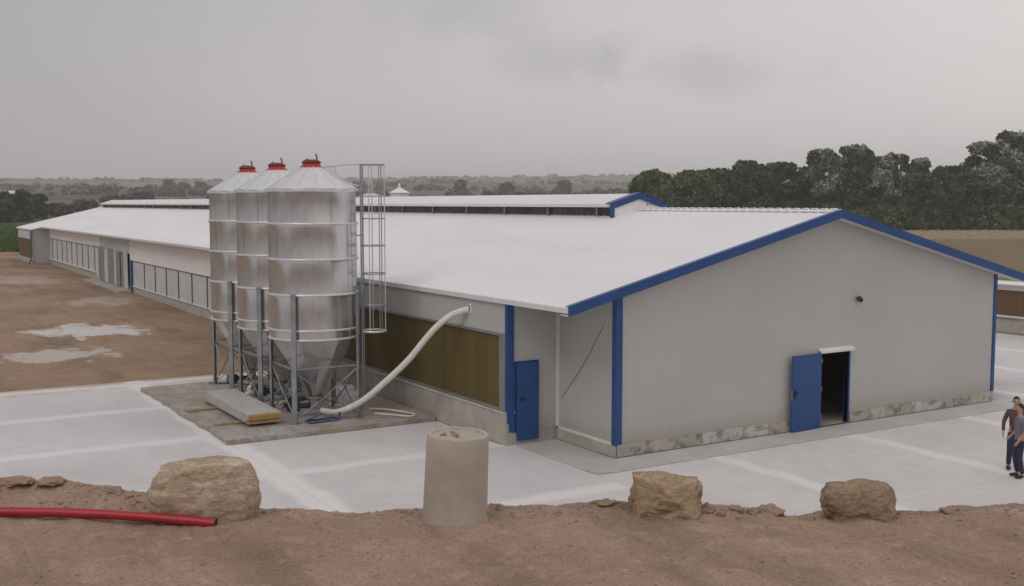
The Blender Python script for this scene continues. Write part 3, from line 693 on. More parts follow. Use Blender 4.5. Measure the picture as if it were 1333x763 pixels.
# caged ladder fixed to the nearest silo
LD = empty('caged_ladder', (-4.35+1.36*.8545, 8.1-1.36*.519, .12), -math.atan2(.519, .8545), label='tall steel ladder with round safety cage fixed to the nearest silo', cat='ladder')
for s_ in (-.19, .19): MB().tube([(0, s_, .15), (0, s_, 6.95)], .022, 8).build('ladder_rail', M['pole'], LD)
rung = MB().tube([(0, -.19, 0), (0, .19, 0)], .013, 6).mesh('rung', M['pole'])
for k in range(23):
    o = bpy.data.objects.new('rung', rung); COL.objects.link(o); o.parent = LD; o.location = (0, 0, .4+.29*k)
def hoop(r, n=22):
    pts = []
    for k in range(n+1):
        a = -2.55 + 5.1*k/n; pts.append((.30+r*math.cos(a), r*math.sin(a), 0))
    return [(0, -.19, 0)] + pts + [(0, .19, 0)]
for zz in (2.36, 3.1, 3.95, 4.72, 5.46, 6.93):
    o = MB().tube(hoop(.335), .018 if zz > 2.5 else .03, 6).build('cage_hoop', M['pole'] if zz > 2.5 else M['frame_light'], LD, loc=(0, 0, zz))
for k in range(5):
    a = -1.75 + 3.5*k/4; MB().tube([(.30+.325*math.cos(a), .325*math.sin(a), 2.36), (.30+.325*math.cos(a), .325*math.sin(a), 6.95)], .015, 6).build('cage_bar', M['pole'] if k % 2 else M['frame_light'], LD)
for zz in (3.6, 5.0, 6.2):
    for s_ in (-.19, .19): MB().tube([(-.13, s_, zz), (0, s_, zz)], .014, 6).build('wall_bracket', M['pole'], LD)
# top guard rail from the ladder to the filler cap
MB().tube(smooth_curve([(0, -.19, 6.93), (-.35, -.17, 6.93), (-.8, -.12, 6.88), (-1.08, -.1, 6.86), (-1.15, -.1, 6.80)]), .024, 6).tube(smooth_curve([(-.05, -.19, 6.35), (-.3, -.18, 6.42), (-.62, -.15, 6.62), (-.70, -.14, 6.86)]), .020, 6).tube([(-.5, .1, 6.55), (-1.0, .08, 6.93)], .012, 6).build('guard_rail', M['frame_light'], LD)

# white flexible feed tube from the silo boot to the barn wall
pts = [(-1.47, 4.38, 3.26), (-1.78, 4.73, 3.10), (-2.07, 5.06, 2.78), (-2.28, 5.31, 2.44), (-2.65, 5.72, 1.8), (-3.1, 6.23, 1.18), (-3.55, 6.75, .63), (-4.01, 7.27, .31), (-4.30, 7.75, .30)]
ft = empty('feed_tube', (-3, 6, .12), label='thick white flexible pipe curving from the silo foot up to the barn wall', cat='pipe')
MB().tube([Vector(p)-Vector((-3, 6, .12)) for p in smooth_curve(pts, 8)], .085, 14).build('tube', M['tube'], ft, smooth=True)
MB().lathe([(.0, 0), (.14, 0), (.14, .02), (.1, .03)], 20).build('wall_collar', M['trim'], ft).matrix_local = Matrix.Translation((1.51, -1.62, 3.14)) @ Matrix.Rotation(R(-90), 4, 'Y')

# stack of insulated roof panels on two bearers
M['dusty'] = mat('dusty_white_skin', (.46, .44, .42), .7, var=.12, vscale=2.5)
for i, (yy, xx0, xx1, ang, lb) in enumerate(((10.3, -7.35, -5.6, 2, 'rough timber bearer under the far end of the panel stack'), (8.05, -7.20, -5.6, -3, 'rough timber bearer under the near end of the panel stack'))):
    b = MB().box(0, xx1-xx0, -.07, .07, 0, .075).build('timber_bearer', M['wood'], bevel=.008, loc=(xx0, yy, .122)); b.rotation_euler = (0, 0, R(ang))
    tag(b, lb, 'timber', 'bearers under the panel stack')
zz = .20
names = ('insulated white panel with yellow foam edge, lowest of the stack beside the silos', 'insulated white panel, second from the bottom of the stack beside the silos', 'thick insulated white panel, second from the top of the stack beside the silos', 'insulated white panel lying on top of the stack beside the silos')
for i in range(4):
    th = (.055, .055, .07, .075)[i]; dx, dy, dr_ = ((.02, .03, .2), (-.02, .07, -.3), (.0, -.03, .3), (.015, -.05, -.2))[i]
    p = empty('insulated_panel', (-6.06+dx, 9.45+dy, zz), R(dr_+.0), names[i], 'panel', 'stack of insulated panels')
    hl, hwid = 2.10, .455
    MB().box(-hwid+.006, hwid-.006, -hl, hl, .009, th-.009).build('foam_core', M['foam'], p)
    MB().box(-hwid, hwid, -hl+.004, hl-.004, th-.009, th).box(-hwid, -hwid+.006, -hl+.004, hl-.004, .0, th-.009).build('metal_skin', M['dusty'], p)
    MB().box(-hwid, hwid, -hl+.004, hl-.004, 0, .009).build('metal_skin', M['dusty'], p)
    zz += th+.006
# clutter round the silo feet
def blob_sheet(name, c, rx, ry, h, m, lb, cat, seed):
    bm = bmesh.new(); bmesh.ops.create_icosphere(bm, subdivisions=4, radius=1)
    for v in bm.verts:
        n1_ = noise.noise(v.co*2.2+Vector((seed, 0, 0))); n2_ = noise.noise(v.co*5+Vector((seed, 3, 0)))
        k = 1+.25*n1_+.12*n2_; v.co = Vector((v.co.x*rx*k, v.co.y*ry*k, max(0, v.co.z*h*k)+.003))
    me = bpy.data.meshes.new(name); bm.to_mesh(me); bm.free(); me.materials.append(m); o = bpy.data.objects.new(name, me); COL.objects.link(o); o.location = c
    return tag(o, lb, cat)
blob_sheet('plastic_sheet', (-3.0, 9.2, .12), .48, .42, .55, M['plastic'], 'crumpled white plastic sheeting heaped behind the nearest silo', 'plastic sheet', 3)
blob_sheet('plastic_bag', (-4.75, 12.35, .12), .22, .25, .28, M['plastic'], 'small crumpled white bag between the middle and farthest silos', 'bag', 9)
MB().tube(smooth_curve([(-2.75, 8.0, .15), (-2.45, 7.5, .18), (-2.15, 6.9, .17), (-2.05, 6.5, .16), (-2.25, 6.42, .15), (-2.55, 6.8, .15), (-2.9, 7.3, .15)]), .03, 8).build('hose', M['tube'], smooth=True)
tag(COL.objects['hose'], 'loop of white hose lying on the slab beside the barn wall', 'hose')
MB().tube(smooth_curve([(-5.4, 14.9, .14), (-4.6, 14.2, .14), (-3.9, 13.2, .14), (-4.5, 12.4, .15), (-4.1, 11.4, .14), (-3.7, 10.2, .14), (-4.2, 9.5, .15)]), .018, 6).build('power_cable', M['cable'])
tag(COL.objects['power_cable'], 'black cable trailing over the slab between the silo legs', 'cable')
mb = MB()
o0 = Vector((-4.92, 6.95, .15))
for a, b in (((0, 0, 0), (.85, .08, 0)), ((0, .35, 0), (.85, .42, 0)), ((0, 0, 0), (0, .35, 0)), ((.85, .08, 0), (.85, .42, 0)), ((.28, .02, 0), (.28, .37, 0)), ((.57, .05, 0), (.57, .4, 0)), ((.85, .08, 0), (.87, .1, .2)), ((.0, .35, 0), (.4, .2, .2))):
    mb.tube([o0+Vector(a), o0+Vector(b)], .028, 6)
tag(mb.build('steel_trestle', M['navy']), 'small dark blue metal frame lying at the foot of the nearest silo', 'frame')
for i, (x, y, a, lb) in enumerate(((-4.55, 9.55, .4, 'dark auger gearbox lying between the nearest and middle silos'), (-4.7, 12.25, 1.2, 'dark auger gearbox lying between the middle and farthest silos'))):
    gb = empty('auger_gearbox', (x, y, .12), a, lb, 'gearbox', 'auger gearboxes on the slab')
    MB().box(-.16, .16, -.13, .13, .03, .33).build('housing', M['black'], gb, bevel=.02)
    MB().tube([(.16, 0, .2), (.52, 0, .2)], .09, 14).build('motor', M['navy'], gb)
    MB().tube([(-.16, 0, .18), (-.7, .05, .16)], .06, 12).build('auger_tube', M['frame_light'], gb)
    MB().box(-.2, .5, -.16, -.12, 0, .03).box(-.2, .5, .12, .16, 0, .03).build('foot', M['frame'], gb)

# ------------------------------------------------------------------ foreground earth bank
LIP = [(-4.598, 3.544), (-4.459, 3.551), (-4.288, 3.508), (-4.183, 3.551), (-4.081, 3.515), (-3.909, 3.501), (-3.703, 3.466), (-3.497, 3.438), (-3.256, 3.431), (-2.877, 3.382), (-2.533, 3.332), (-2.257, 3.276), (-1.843, 3.255), (-1.359, 3.255), (-0.84, 3.276), (-0.46, 3.276), (-0.183, 3.29), (0.093, 3.29), (0.37, 3.297), (0.577, 3.304), (0.784, 3.325), (0.992, 3.34), (1.337, 3.332), (1.683, 3.311), (1.891, 3.297), (2.029, 3.283), (2.306, 3.269), (2.445, 3.227), (2.584, 3.198), (2.688, 3.213), (2.791, 3.241), (3.205, 3.248), (3.447, 3.248), (3.69, 3.241), (3.897, 3.248), (4.0, 3.276), (4.172, 3.297), (4.379, 3.304), (4.606, 3.325)]
def bank_h(r, d):
    lip = lerp_table(LIP, r)
    base = 3.275 + .012*math.sin(r*.9+1) + .045*sstep(1.4, 2.5, -r)
    if d <= 9.5:
        k = sstep(9.02, 9.44, d); h = base*(1-k) + (lip-.012)*k
        h += .9*sstep(6.4, 1.5, d)
    else:
        q = d-9.5; h = lip-.012 - .15*sstep(0, .35, q) - max(0, q-.15)*.78
    f = 1.0 if d < 9.6 else 1.6
    p = Vector((r, d, 0))
    h += f*(.034*noise.noise(p*1.1) + .024*noise.noise(p*3.1+Vector((5, 0, 0))) + .016*noise.noise(p*7) + .011*noise.noise(p*16) + .006*noise.noise(p*34))
    h += f*.020*max(0, noise.noise(Vector((r*2.2+3, d*3.4, 9)))-.15)
    h += .006*math.sin(r*46)*math.exp(-((d-8.05+.12*math.sin(r*.7))/.09)**2)*sstep(-.2, .3, noise.noise(Vector((r*.9, 2, 2))))
    # wheel ruts running across
    h -= .030*math.exp(-((d-8.05+.12*math.sin(r*.7))/.10)**2) + .018*math.exp(-((d-7.55+.1*math.sin(r*.6+1))/.12)**2)
    return h
ds = []; d = -8.0
while d < 6.6: ds.append(d); d += .5
while d < 10.1: ds.append(d); d += .024
while d < 15.2: ds.append(d); d += .2
rs = []; r = -30.0
while r < -5.4: rs.append(r); r += .6 if r < -8 else .2
r = -5.4
while r < 5.4: rs.append(r); r += .028
while r < 30: rs.append(r); r += .2 if r < 8 else .6
mb = MB(); nr = len(rs)
for d in ds:
    for r in rs: mb.v.append(tuple(cw(r, d, max(bank_h(r, d), -.06))))
for i in range(len(ds)-1):
    for k in range(nr-1): a = i*nr+k; mb.f.append((a, a+1, a+nr+1, a+nr)); mb.mi.append(0)
tag(mb.build('earth_bank', M['bank'], smooth=True), kind='structure')
def bz(r, d): return bank_h(r, d)

def rock_mesh(name, size, seed, rough=.16, boxy=0., sub=5, m=None, sink=.0, strata=0., facet=0., nc=15):
    cuts = []; rq = random.Random(int(seed*13))
    for _ in range(15):
        q = Vector((rq.gauss(0, 1), rq.gauss(0, 1), abs(rq.gauss(0, .8)))).normalized(); cuts.append((q, rq.uniform(.84, 1.02)))
    bm = bmesh.new(); bmesh.ops.create_icosphere(bm, subdivisions=sub, radius=1); sv = Vector((seed*7.3, seed*1.7, 0))
    for v in bm.verts:
        p = v.co.copy(); mx = max(abs(p.x), abs(p.y), abs(p.z)); p = p.lerp(p/mx*.86, boxy)
        k = 1 + rough*noise.noise(p*1.3+sv) + rough*.55*noise.noise(p*2.9+sv) + rough*.28*noise.noise(p*6.5+sv) + rough*.16*abs(noise.noise(p*14+sv))
        vd = noise.voronoi(p*1.6+sv)[0]; k -= rough*.5*max(0, .25-(vd[1]-vd[0]))
        if strata: k += strata*math.sin((p.z*1.0+p.x*.35+.5*noise.noise(p*1.5+sv))*17)*.5*(.4+noise.noise(p*2+sv))
        p *= k
        if facet:
            for q, dq in cuts[:nc]:
                e_ = p.dot(q)-dq
                if e_ > 0: p -= q*e_*.88
        v.co = Vector((p.x*size[0]/2, p.y*size[1]/2, p.z*size[2]/2))
    lo = min(v.co.z for v in bm.verts)
    for v in bm.verts: v.co.z = max(v.co.z - lo - sink, -.07)
    me = bpy.data.meshes.new(name); bm.to_mesh(me); bm.free(); me.materials.append(m); me.polygons.foreach_set('use_smooth', [True]*len(me.polygons)); return me
def rock_mat(name, c1, c2, c3, str_=0.0, veins=0.):
    m = mat(name, c1, .88, spec=.25); q = NB(m); co = q.new('ShaderNodeTexCoord').outputs['Object']
    a = q.noise(co, 3.2, 5, .6); b = q.noise(co, 9, 7, .7, (1, 1, 3.2)); d = q.noise(co, 55, 4, .7); cr_ = q.noise(co, 4.5, 8, .8, (1, 1, 2), (3, 1, 2))
    c = q.mix(q.ramp(a, .38, .62), c1+(1,), c2+(1,)); c = q.mix(q.m('MULTIPLY', q.ramp(b, .45, .75), .5), c, c3+(1,))
    if veins:
        mpr = q.new('ShaderNodeMapping'); mpr.inputs['Rotation'].default_value = (0, -.45, .3); mpr.inputs['Scale'].default_value = (1.0, 1.0, 6.5); q.link(co, mpr.inputs[0])
        vn = q.noise(mpr.outputs[0], 1.9, 6, .62); c = q.mix(q.m('MULTIPLY', q.ramp(vn, .5, .62), veins), c, tuple(min(.7, k*1.25) for k in c3)+(1,)); c = q.mix(q.m('MULTIPLY', q.m('SUBTRACT', 1.0, q.ramp(vn, .33, .42), clamp=True), veins), c, tuple(k*.55 for k in c1)+(1,))
    crk = q.m('SUBTRACT', 1.0, q.ramp(q.m('ABSOLUTE', q.m('ADD', cr_, -.5)), .004, .022), clamp=True)
    c = q.mix(q.m('MULTIPLY', crk, .28), c, tuple(k*.35 for k in c1)+(1,)); c = q.mix(q.m('MULTIPLY', d, .35), c, tuple(k*.55 for k in c1)+(1,))
    q.link(c, q.b.inputs['Base Color']); q.bump(q.m('ADD', q.m('ADD', b, q.m('MULTIPLY', d, .35)), q.m('MULTIPLY', crk, -.3)), .6, .02); return m
M['rock_a'] = rock_mat('pale_layered_rock', (.45, .33, .235), (.50, .385, .28), (.58, .50, .40), veins=.6)
M['rock_b'] = rock_mat('ochre_block_rock', (.36, .26, .16), (.45, .34, .22), (.52, .46, .37))
M['rock_c'] = rock_mat('brown_boulder_rock', (.29, .205, .13), (.36, .27, .185), (.42, .36, .285))
def rock(px, d, size, seed, m, lb, rzd, **kw):
    z = bz(rad(px, d, 3.3), d); o = bpy.data.objects.new('boulder', rock_mesh('boulder', size, seed, m=m, **kw)); COL.objects.link(o)
    o.location = at(px, d, z-.015); o.rotation_euler = (0, 0, -YAW+R(rzd)); return tag(o, lb, 'boulder', 'boulders along the edge of the bank')
rock(268, 9.14, (.99, .56, .62), 3, M['rock_a'], 'large pale layered boulder on the dirt beside the red pipe', 8, rough=.10, boxy=.42, strata=.008, sub=6, facet=.10, sink=.10)
rock(865, 9.26, (.67, .46, .42), 6, M['rock_b'], 'blocky square-cut ochre boulder right of the concrete pipe', -6, rough=.19, boxy=.86, sub=6, facet=.1, nc=5, sink=.05)
rock(1119, 9.3, (.69, .48, .42), 11, M['rock_c'], 'rounded brown boulder at the bank edge, nearest the right side', 4, rough=.13, boxy=.42, sub=6, facet=.1, nc=3, sink=.08)
# upright concrete pipe filled with rubble
cr0, cd = rad(592, 9.12, 3.28), 9.12; cz = bz(cr0, cd)-.04
cp = empty('concrete_pipe', cw(cr0, cd, cz), -YAW, 'upright grey concrete drain pipe standing on the dirt between the boulders', 'concrete pipe'); cp.rotation_euler = (R(1.0), R(2.2), -YAW)
M['culv'] = mat('aged_concrete', (.40, .355, .305), .9, var=.13, vscale=2.5, bump=.22, bscale=30)
nbq = NB(M['culv'])
H_ = .80; prof = [(.285, 0), (.278, .1), (.270, .45), (.268, .70), (.264, .715), (.264, .79), (.255, .80), (.222, .80), (.215, .79), (.215, .70)]
mb = MB(); n = 72; vs = []; fs = []
for i, (q, z) in enumerate(prof):
    for k in range(n):
        a = 2*math.pi*k/n; j = .004*noise.noise(Vector((math.cos(a)*3, math.sin(a)*3, z*6))); chip = 0
        if z > .75: chip = -.010*max(0, noise.noise(Vector((math.cos(a)*2.2, math.sin(a)*2.2, 7)))+.05)
        vs.append(((q+j)*math.cos(a), (q+j)*math.sin(a), z+chip+(.005*noise.noise(Vector((math.cos(a)*6, math.sin(a)*6, 2))) if z > .75 else 0)))
for i in range(len(prof)-1):
    for k in range(n): k2 = (k+1) % n; fs.append((i*n+k, i*n+k2, (i+1)*n+k2, (i+1)*n+k))
mb.add(vs, fs); mb.build('pipe_wall', M['culv'], cp, smooth=True)
mb = MB(); vs = [(0, 0, .79)]; fs = []; 
for i in range(1, 7):
    for k in range(36): a = 2*math.pi*k/36; q = .218*i/6; vs.append((q*math.cos(a), q*math.sin(a), .782+.035*noise.noise(Vector((q*math.cos(a)*14, q*math.sin(a)*14, 0)))))
for k in range(36): fs.append((0, 1+k, 1+(k+1) % 36))
for i in range(5):
    for k in range(36): fs.append((1+i*36+k, 1+(i+1)*36+k, 1+(i+1)*36+(k+1) % 36, 1+i*36+(k+1) % 36))
mb.add(vs, fs); mb.build('rubble_fill', M['culv'], cp, smooth=True)
for k, (x, y, s_) in enumerate(((-.12, -.05, .035), (-.02, -.09, .045), (-.05, .05, .03))):
    o = bpy.data.objects.new('stone', rock_mesh('stone', (s_*1.4, s_, s_*.9), 20+k, m=M['rock_b'], sub=3, rough=.3)); COL.objects.link(o); o.parent = cp; o.location = (x, y, .78)

# red conduit lying on the dirt
pp = []
for px, d, z in ((-160, 9.05, 3.366), (-60, 9.05, 3.364), (0, 9.05, 3.363), (70, 9.0, 3.372), (140, 8.95, 3.368), (200, 8.88, 3.362), (245, 8.83, 3.352), (281, 8.79, 3.340)):
    pp.append(cw(rad(px, d, z), d, z))
cen = pp[4].copy(); rp = empty('red_pipe', cen, label='long red plastic pipe lying on the dirt in front of the pale boulder', cat='pipe')
loc_ = [p-cen for p in smooth_curve(pp, 6)]
MB().tube(loc_, .040, 20, caps=False).build('pipe', M['pipe_red'], rp, smooth=True)
e = loc_[-1]; tdir = (loc_[-1]-loc_[-3]).normalized()
MB().tube([e-tdir*.3, e-tdir*.002], .034, 20, caps=False).tube([e-tdir*.004, e-tdir*.003], .0335, 20).build('bore_shade', M['black'], rp)  # black lining and end disc paint the shade inside the open pipe

# loose stones and clods along the bank edge: the larger ones one by one, grit as stuff
rg = random.Random(21)
stones_ = [(912, 9.28, .10, .045, 'pale stone tucked against the right foot of the square-cut boulder', 0), (921, 9.36, .16, .07, 'brown clod on the bank edge, closest to the square-cut boulder', 1), (938, 9.22, .09, .045, 'small clod in front of the loose heap right of the square-cut boulder', 1),
           (957, 9.42, .15, .05, 'flat clod midway between the square-cut boulder and the notch in the bank edge', 1), (1001, 9.42, .26, .075, 'widest clod of earth, standing left of the notch in the bank edge', 1), (980, 9.44, .14, .05, 'low clod left of the widest one on the bank edge', 1),
           (1049, 9.42, .16, .055, 'clod between the notch in the bank edge and the brown boulder', 1), (790, 9.44, .16, .05, 'low clod on the bank edge left of the square-cut boulder', 1), (648, 9.38, .04, .05, 'thin upright stone just right of the concrete pipe', 0),
           (1237, 9.45, .22, .06, 'clod on the bank edge right of the brown boulder', 1), (152, 9.46, .16, .05, 'flat clod on the bank edge left of the pale boulder', 1), (24, 9.47, .3, .04, 'clod on the bank edge at the far left', 1), (70, 9.47, .26, .035, 'clod on the bank edge above the red pipe', 1)]
for i, (px, d, w, h, lb, mk) in enumerate(stones_):
    r_ = rad(px, d, 3.3); z = bz(r_, d)
    o = bpy.data.objects.new('clod', rock_mesh('clod', (w, w*.8, h*1.5), 40+i, m=M['clod'] if mk else M['rock_b'], sub=4, rough=.42)); COL.objects.link(o)
    o.location = cw(r_, d-.03, z-h*.75); o.rotation_euler = (0, 0, rg.uniform(0, 6))
    tag(o, lb, 'clod', 'clods and stones on the bank edge')
def scatter_stuff(name, n, region, szr, m, seed, flat=.7, lbl=None):
    rg = random.Random(seed); mb = MB()
    ico = bmesh.new(); bmesh.ops.create_icosphere(ico, subdivisions=1, radius=1); iv = [v.co.copy() for v in ico.verts]; ifs = [[v.index for v in f.verts] for f in ico.faces]; ico.free()
    for k in range(n):
        r_, d, z = region(rg); s_ = szr[0]*(szr[1]/szr[0])**(rg.random()**2.2); c0 = cw(r_, d, z)
        rot = Matrix.Rotation(rg.uniform(0, 6.28), 3, 'Z') @ Matrix.Rotation(rg.uniform(-.5, .5), 3, 'X')
        mb.add([c0 + rot @ Vector((v.x*s_*rg.uniform(.8, 1.3), v.y*s_*rg.uniform(.7, 1.1), v.z*s_*flat)) for v in iv], ifs)
    return tag(mb.build(name, m), kind='stuff')
def reg_a(rg):
    d = 7.2 + 2.4*rg.random(); r_ = rg.uniform(-4.9, 4.9); return r_, d, bz(r_, d)
def reg_b(rg):
    d = 9.5 - abs(rg.gauss(0, .22)); r_ = rg.uniform(-4.9, 4.9); return r_, d, bz(r_, d)
scatter_stuff('gravel', 3200, reg_a, (.0025, .017), [M['clod']], 1)
scatter_stuff('pale_grit', 420, reg_a, (.002, .010), [M['rock_a']], 6)
scatter_stuff('edge_rubble', 1300, reg_b, (.005, .032), [M['clod']], 2)
# bits of straw
rg = random.Random(4); mb = MB()
for k in range(150):
    if k < 60: r_, d, z = reg_a(rg)
    else:
        cpx = rg.choice((430, 480, 395, 690, 350)); d = 8.3+rg.gauss(0, .25); r_ = rad(cpx, d, 3.3)+rg.gauss(0, .15); z = bz(r_, d)
    a = rg.uniform(-.6, .6) if rg.random() < .6 else rg.uniform(0, 3); l_ = rg.uniform(.02, .13); p = cw(r_, d, z+.006); q = p+Vector((math.cos(a-YAW)*l_, math.sin(a-YAW)*l_, rg.uniform(0, .012)))
    mb.tube([p, q], .0017, 3)
M['straw'] = mat('dry_straw', (.42, .34, .22), .8); tag(mb.build('straw_bits', M['straw']), kind='stuff')

# ------------------------------------------------------------------ two people at the right edge
M['skin'] = mat('skin', (.42, .26, .19), .6); M['hair'] = mat('dark_hair', (.018, .014, .012), .7, var=.3, vscale=40)
M['tee'] = mat('grey_tshirt', (.155, .165, .195), .9, var=.12, vscale=9, bump=.2, bscale=25)
M['maroon'] = mat('maroon_sweater', (.105, .052, .062), .9, var=.12, vscale=9, bump=.2, bscale=25)
M['jeans'] = mat('dark_jeans', (.022, .028, .055), .9, var=.2, vscale=9, bump=.2, bscale=25)
M['shoe'] = mat('black_shoe', (.015, .015, .017), .6); M['collar'] = mat('black_collar', (.015, .013, .013), .8)
def skinned(name, chains, m, parent, sub=1):
    # chains: list of lists of (x,y,z,rx,ry); the first vertex of later chains may index an earlier vertex
    me = bpy.data.meshes.new(name); vs = []; es = []; rd = []
    for ch in chains:
        prev = None
        for it in ch:
            if isinstance(it, int): prev = it; continue
            vs.append(it[:3]); rd.append((it[3], it[4] if len(it) > 4 else it[3])); i = len(vs)-1
            if prev is not None: es.append((prev, i))
            prev = i
    me.from_pydata(vs, es, []); o = bpy.data.objects.new(name, me); COL.objects.link(o)
    md = o.modifiers.new('s', 'SKIN'); md.use_smooth_shade = True; o.modifiers.new('u', 'SUBSURF').levels = sub; o.modifiers['u'].render_levels = sub
    for i, v in enumerate(me.skin_vertices[0].data): v.radius = rd[i]; v.use_root = (i == 0)
    dg = bpy.context.evaluated_depsgraph_get(); me2 = bpy.data.meshes.new_from_object(o.evaluated_get(dg)); bpy.data.objects.remove(o)
    me2.materials.clear(); me2.materials.append(m); me2.polygons.foreach_set('use_smooth', [True]*len(me2.polygons))
    o = bpy.data.objects.new(name, me2); COL.objects.link(o); o.parent = parent; return o
def person(loc, rz_, h, top, label, legL, legR, armL, armR, long_sleeve):
    p = empty('person', loc, rz_, label, 'person'); k = h/1.75; p.scale = (k, k, k)
    # faces -Y. skeleton: pelvis root
    pel = (0, 0, .95, .13, .10); sp_ = (0, .01, 1.15, .125, .09); ch = (0, .01, 1.33, .15, .10); nk0 = (0, .015, 1.46, .07, .06); nk = (0, .0, 1.53, .05, .05)
    hd0 = (0, -.01, 1.60, .068, .078); hd1 = (0, -.01, 1.68, .074, .09); hd2 = (0, .0, 1.735, .05, .06)
    def hand(w, s, dn):   # wrist, side, direction
        w = Vector(w); dn = Vector(dn).normalized(); palm = w+dn*.055; out_ = []
        return palm
    chains = [[pel, sp_, ch, nk0, nk, hd0, hd1, hd2]]; n0 = 8
    def limb(root, pts):
        nonlocal n0
        chains.append([root]+pts); n0 += len(pts); return n0-1
    for s, lg in ((-1, legL), (1, legR)):
        hip, kn, an, toe = lg
        limb(0, [(s*.09, 0, .90, .085, .09), (*kn, .058), (kn[0]*.6+an[0]*.4, kn[1]*.6+an[1]*.4+.01, kn[2]*.6+an[2]*.4, .055), (*an, .038), (*toe, .035)])
    hands = []
    for s, ar in ((-1, armL), (1, armR)):
        el_, wr = ar; w = Vector(wr); dn = (w-Vector(el_)).normalized(); pm = w+dn*.05
        i = limb(2, [(s*.17, .015, 1.40, .052, .05), (*el_, .038), (*wr, .026, .022), (*pm, .036, .018)])
        fw = Vector((0, -1, 0))
        for f in range(4):
            b = pm+dn*.045+fw*(.027-.018*f); ln = (.036, .042, .039, .03)[f]; t1 = b+dn*ln; t2 = t1+(dn*.8-Vector((s*.5, 0, 0))).normalized()*ln*.8
            limb(i, [(*b, .0085), (*t1, .008), (*t2, .006)])
        b = pm+fw*.038-dn*.01; limb(i, [(*b, .010), (*(b+fw*.018+dn*.03), .009), (*(b+fw*.014+dn*.055), .007)])
    skinned('body', chains, M['skin'], p)
    # face: nose, ears, eyes
    MB().tube([(0, -.098, 1.665), (0, -.118, 1.635), (0, -.098, 1.625)], [.008, .015, .01], 8).build('nose', M['skin'], p, smooth=True)
    for s in (-1, 1):
        MB().tube([(s*.079, .005, 1.67), (s*.088, .01, 1.65), (s*.080, .0, 1.62)], [.01, .017, .008], 8).build('ear', M['skin'], p, smooth=True)
        MB().tube([(s*.03, -.092, 1.667), (s*.03, -.099, 1.667)], [.011, .006], 8).build('eye', M['hair'], p)
    MB().tube([(-.022, -.093, 1.595), (0, -.099, 1.593), (.022, -.093, 1.595)], .005, 6).build('mouth', M['darkred'], p)
    skinned('hair', [[(0, .045, 1.60, .065, .045), (0, .035, 1.67, .085, .075), (0, .0, 1.735, .078, .085), (0, -.055, 1.745, .05, .04)]], M['hair'], p)
    # clothes a little outside the body
    sh = [[(0, 0, .84, .15, .12), (0, .005, .95, .158, .125), (0, .01, 1.15, .145, .11), (0, .01, 1.33, .165, .115), (0, .012, 1.45, .085, .075)]]; n = 5
    for s, ar in ((-1, armL), (1, armR)):
        el_, wr = [Vector(q) for q in ar]; a0 = Vector((s*.17, .015, 1.40)); 
        pts = [(*a0, .066, .066)]
        if long_sleeve: pts += [(*el_, .05), (*(el_.lerp(wr, .95)), .036)]
        else: pts += [(*(a0.lerp(el_, .75)), .058)]
        sh.append([3]+pts)
    shirt = skinned('shirt', sh, top, p)
    tr = [[(0, 0, 1.0, .135, .108), (0, 0, .88, .13, .11)]]
    for s, lg in ((-1, legL), (1, legR)):
        hip, kn, an, toe = lg; tr.append([1, (s*.095, 0, .82, .10, .105), (*kn, .075), (kn[0]*.5+an[0]*.5, kn[1]*.5+an[1]*.5, kn[2]*.5+an[2]*.5, .068), (an[0], an[1], an[2]+.01, .062)])
    skinned('trousers', tr, M['jeans'], p)
    for s, lg in ((-1, legL), (1, legR)):
        an, toe = Vector(lg[2]), Vector(lg[3]); dd = (toe-an); dd.z = 0; dd.normalize()
        skinned('shoe', [[(*(an-dd*.04+Vector((0, 0, -.02))), .062, .058), (*(an+dd*.07+Vector((0, 0, -.035))), .060, .048), (*(an+dd*.19+Vector((0, 0, -.05))), .050, .034)]], M['shoe'], p)
    return p
pB = person((6.49, -6.0, 0), -YAW+R(-95), 1.62, M['tee'], 'person in grey T-shirt and dark jeans standing nearer, at the right edge of the photo',
    ((-.09, 0, .9), (-.10, -.05, .50), (-.11, .03, .09), (-.12, -.12, .04)), ((.09, 0, .9), (.10, -.02, .50), (.11, .06, .09), (.13, -.08, .04)),
    ((-.22, .06, 1.15), (-.17, -.12, .98)), ((.23, .05, 1.14), (.20, -.08, .92)), False)
pA = person((7.10, -5.50, 0), -YAW+R(-20), 1.64, M['maroon'], 'person in maroon long-sleeved top with black collar, standing behind the grey T-shirt',
    ((-.09, 0, .9), (-.12, -.12, .52), (-.13, -.02, .09), (-.14, -.17, .04)), ((.09, 0, .9), (.10, .04, .50), (.11, .16, .10), (.13, .03, .04)),
    ((-.26, .05, 1.14), (-.27, -.03, .90)), ((.24, .05, 1.14), (.24, -.05, .90)), True)
skinned('collar', [[(-.08, .03, 1.45, .07, .06), (0, .03, 1.47, .09, .08), (.08, .03, 1.45, .07, .06)]], M['collar'], pA)

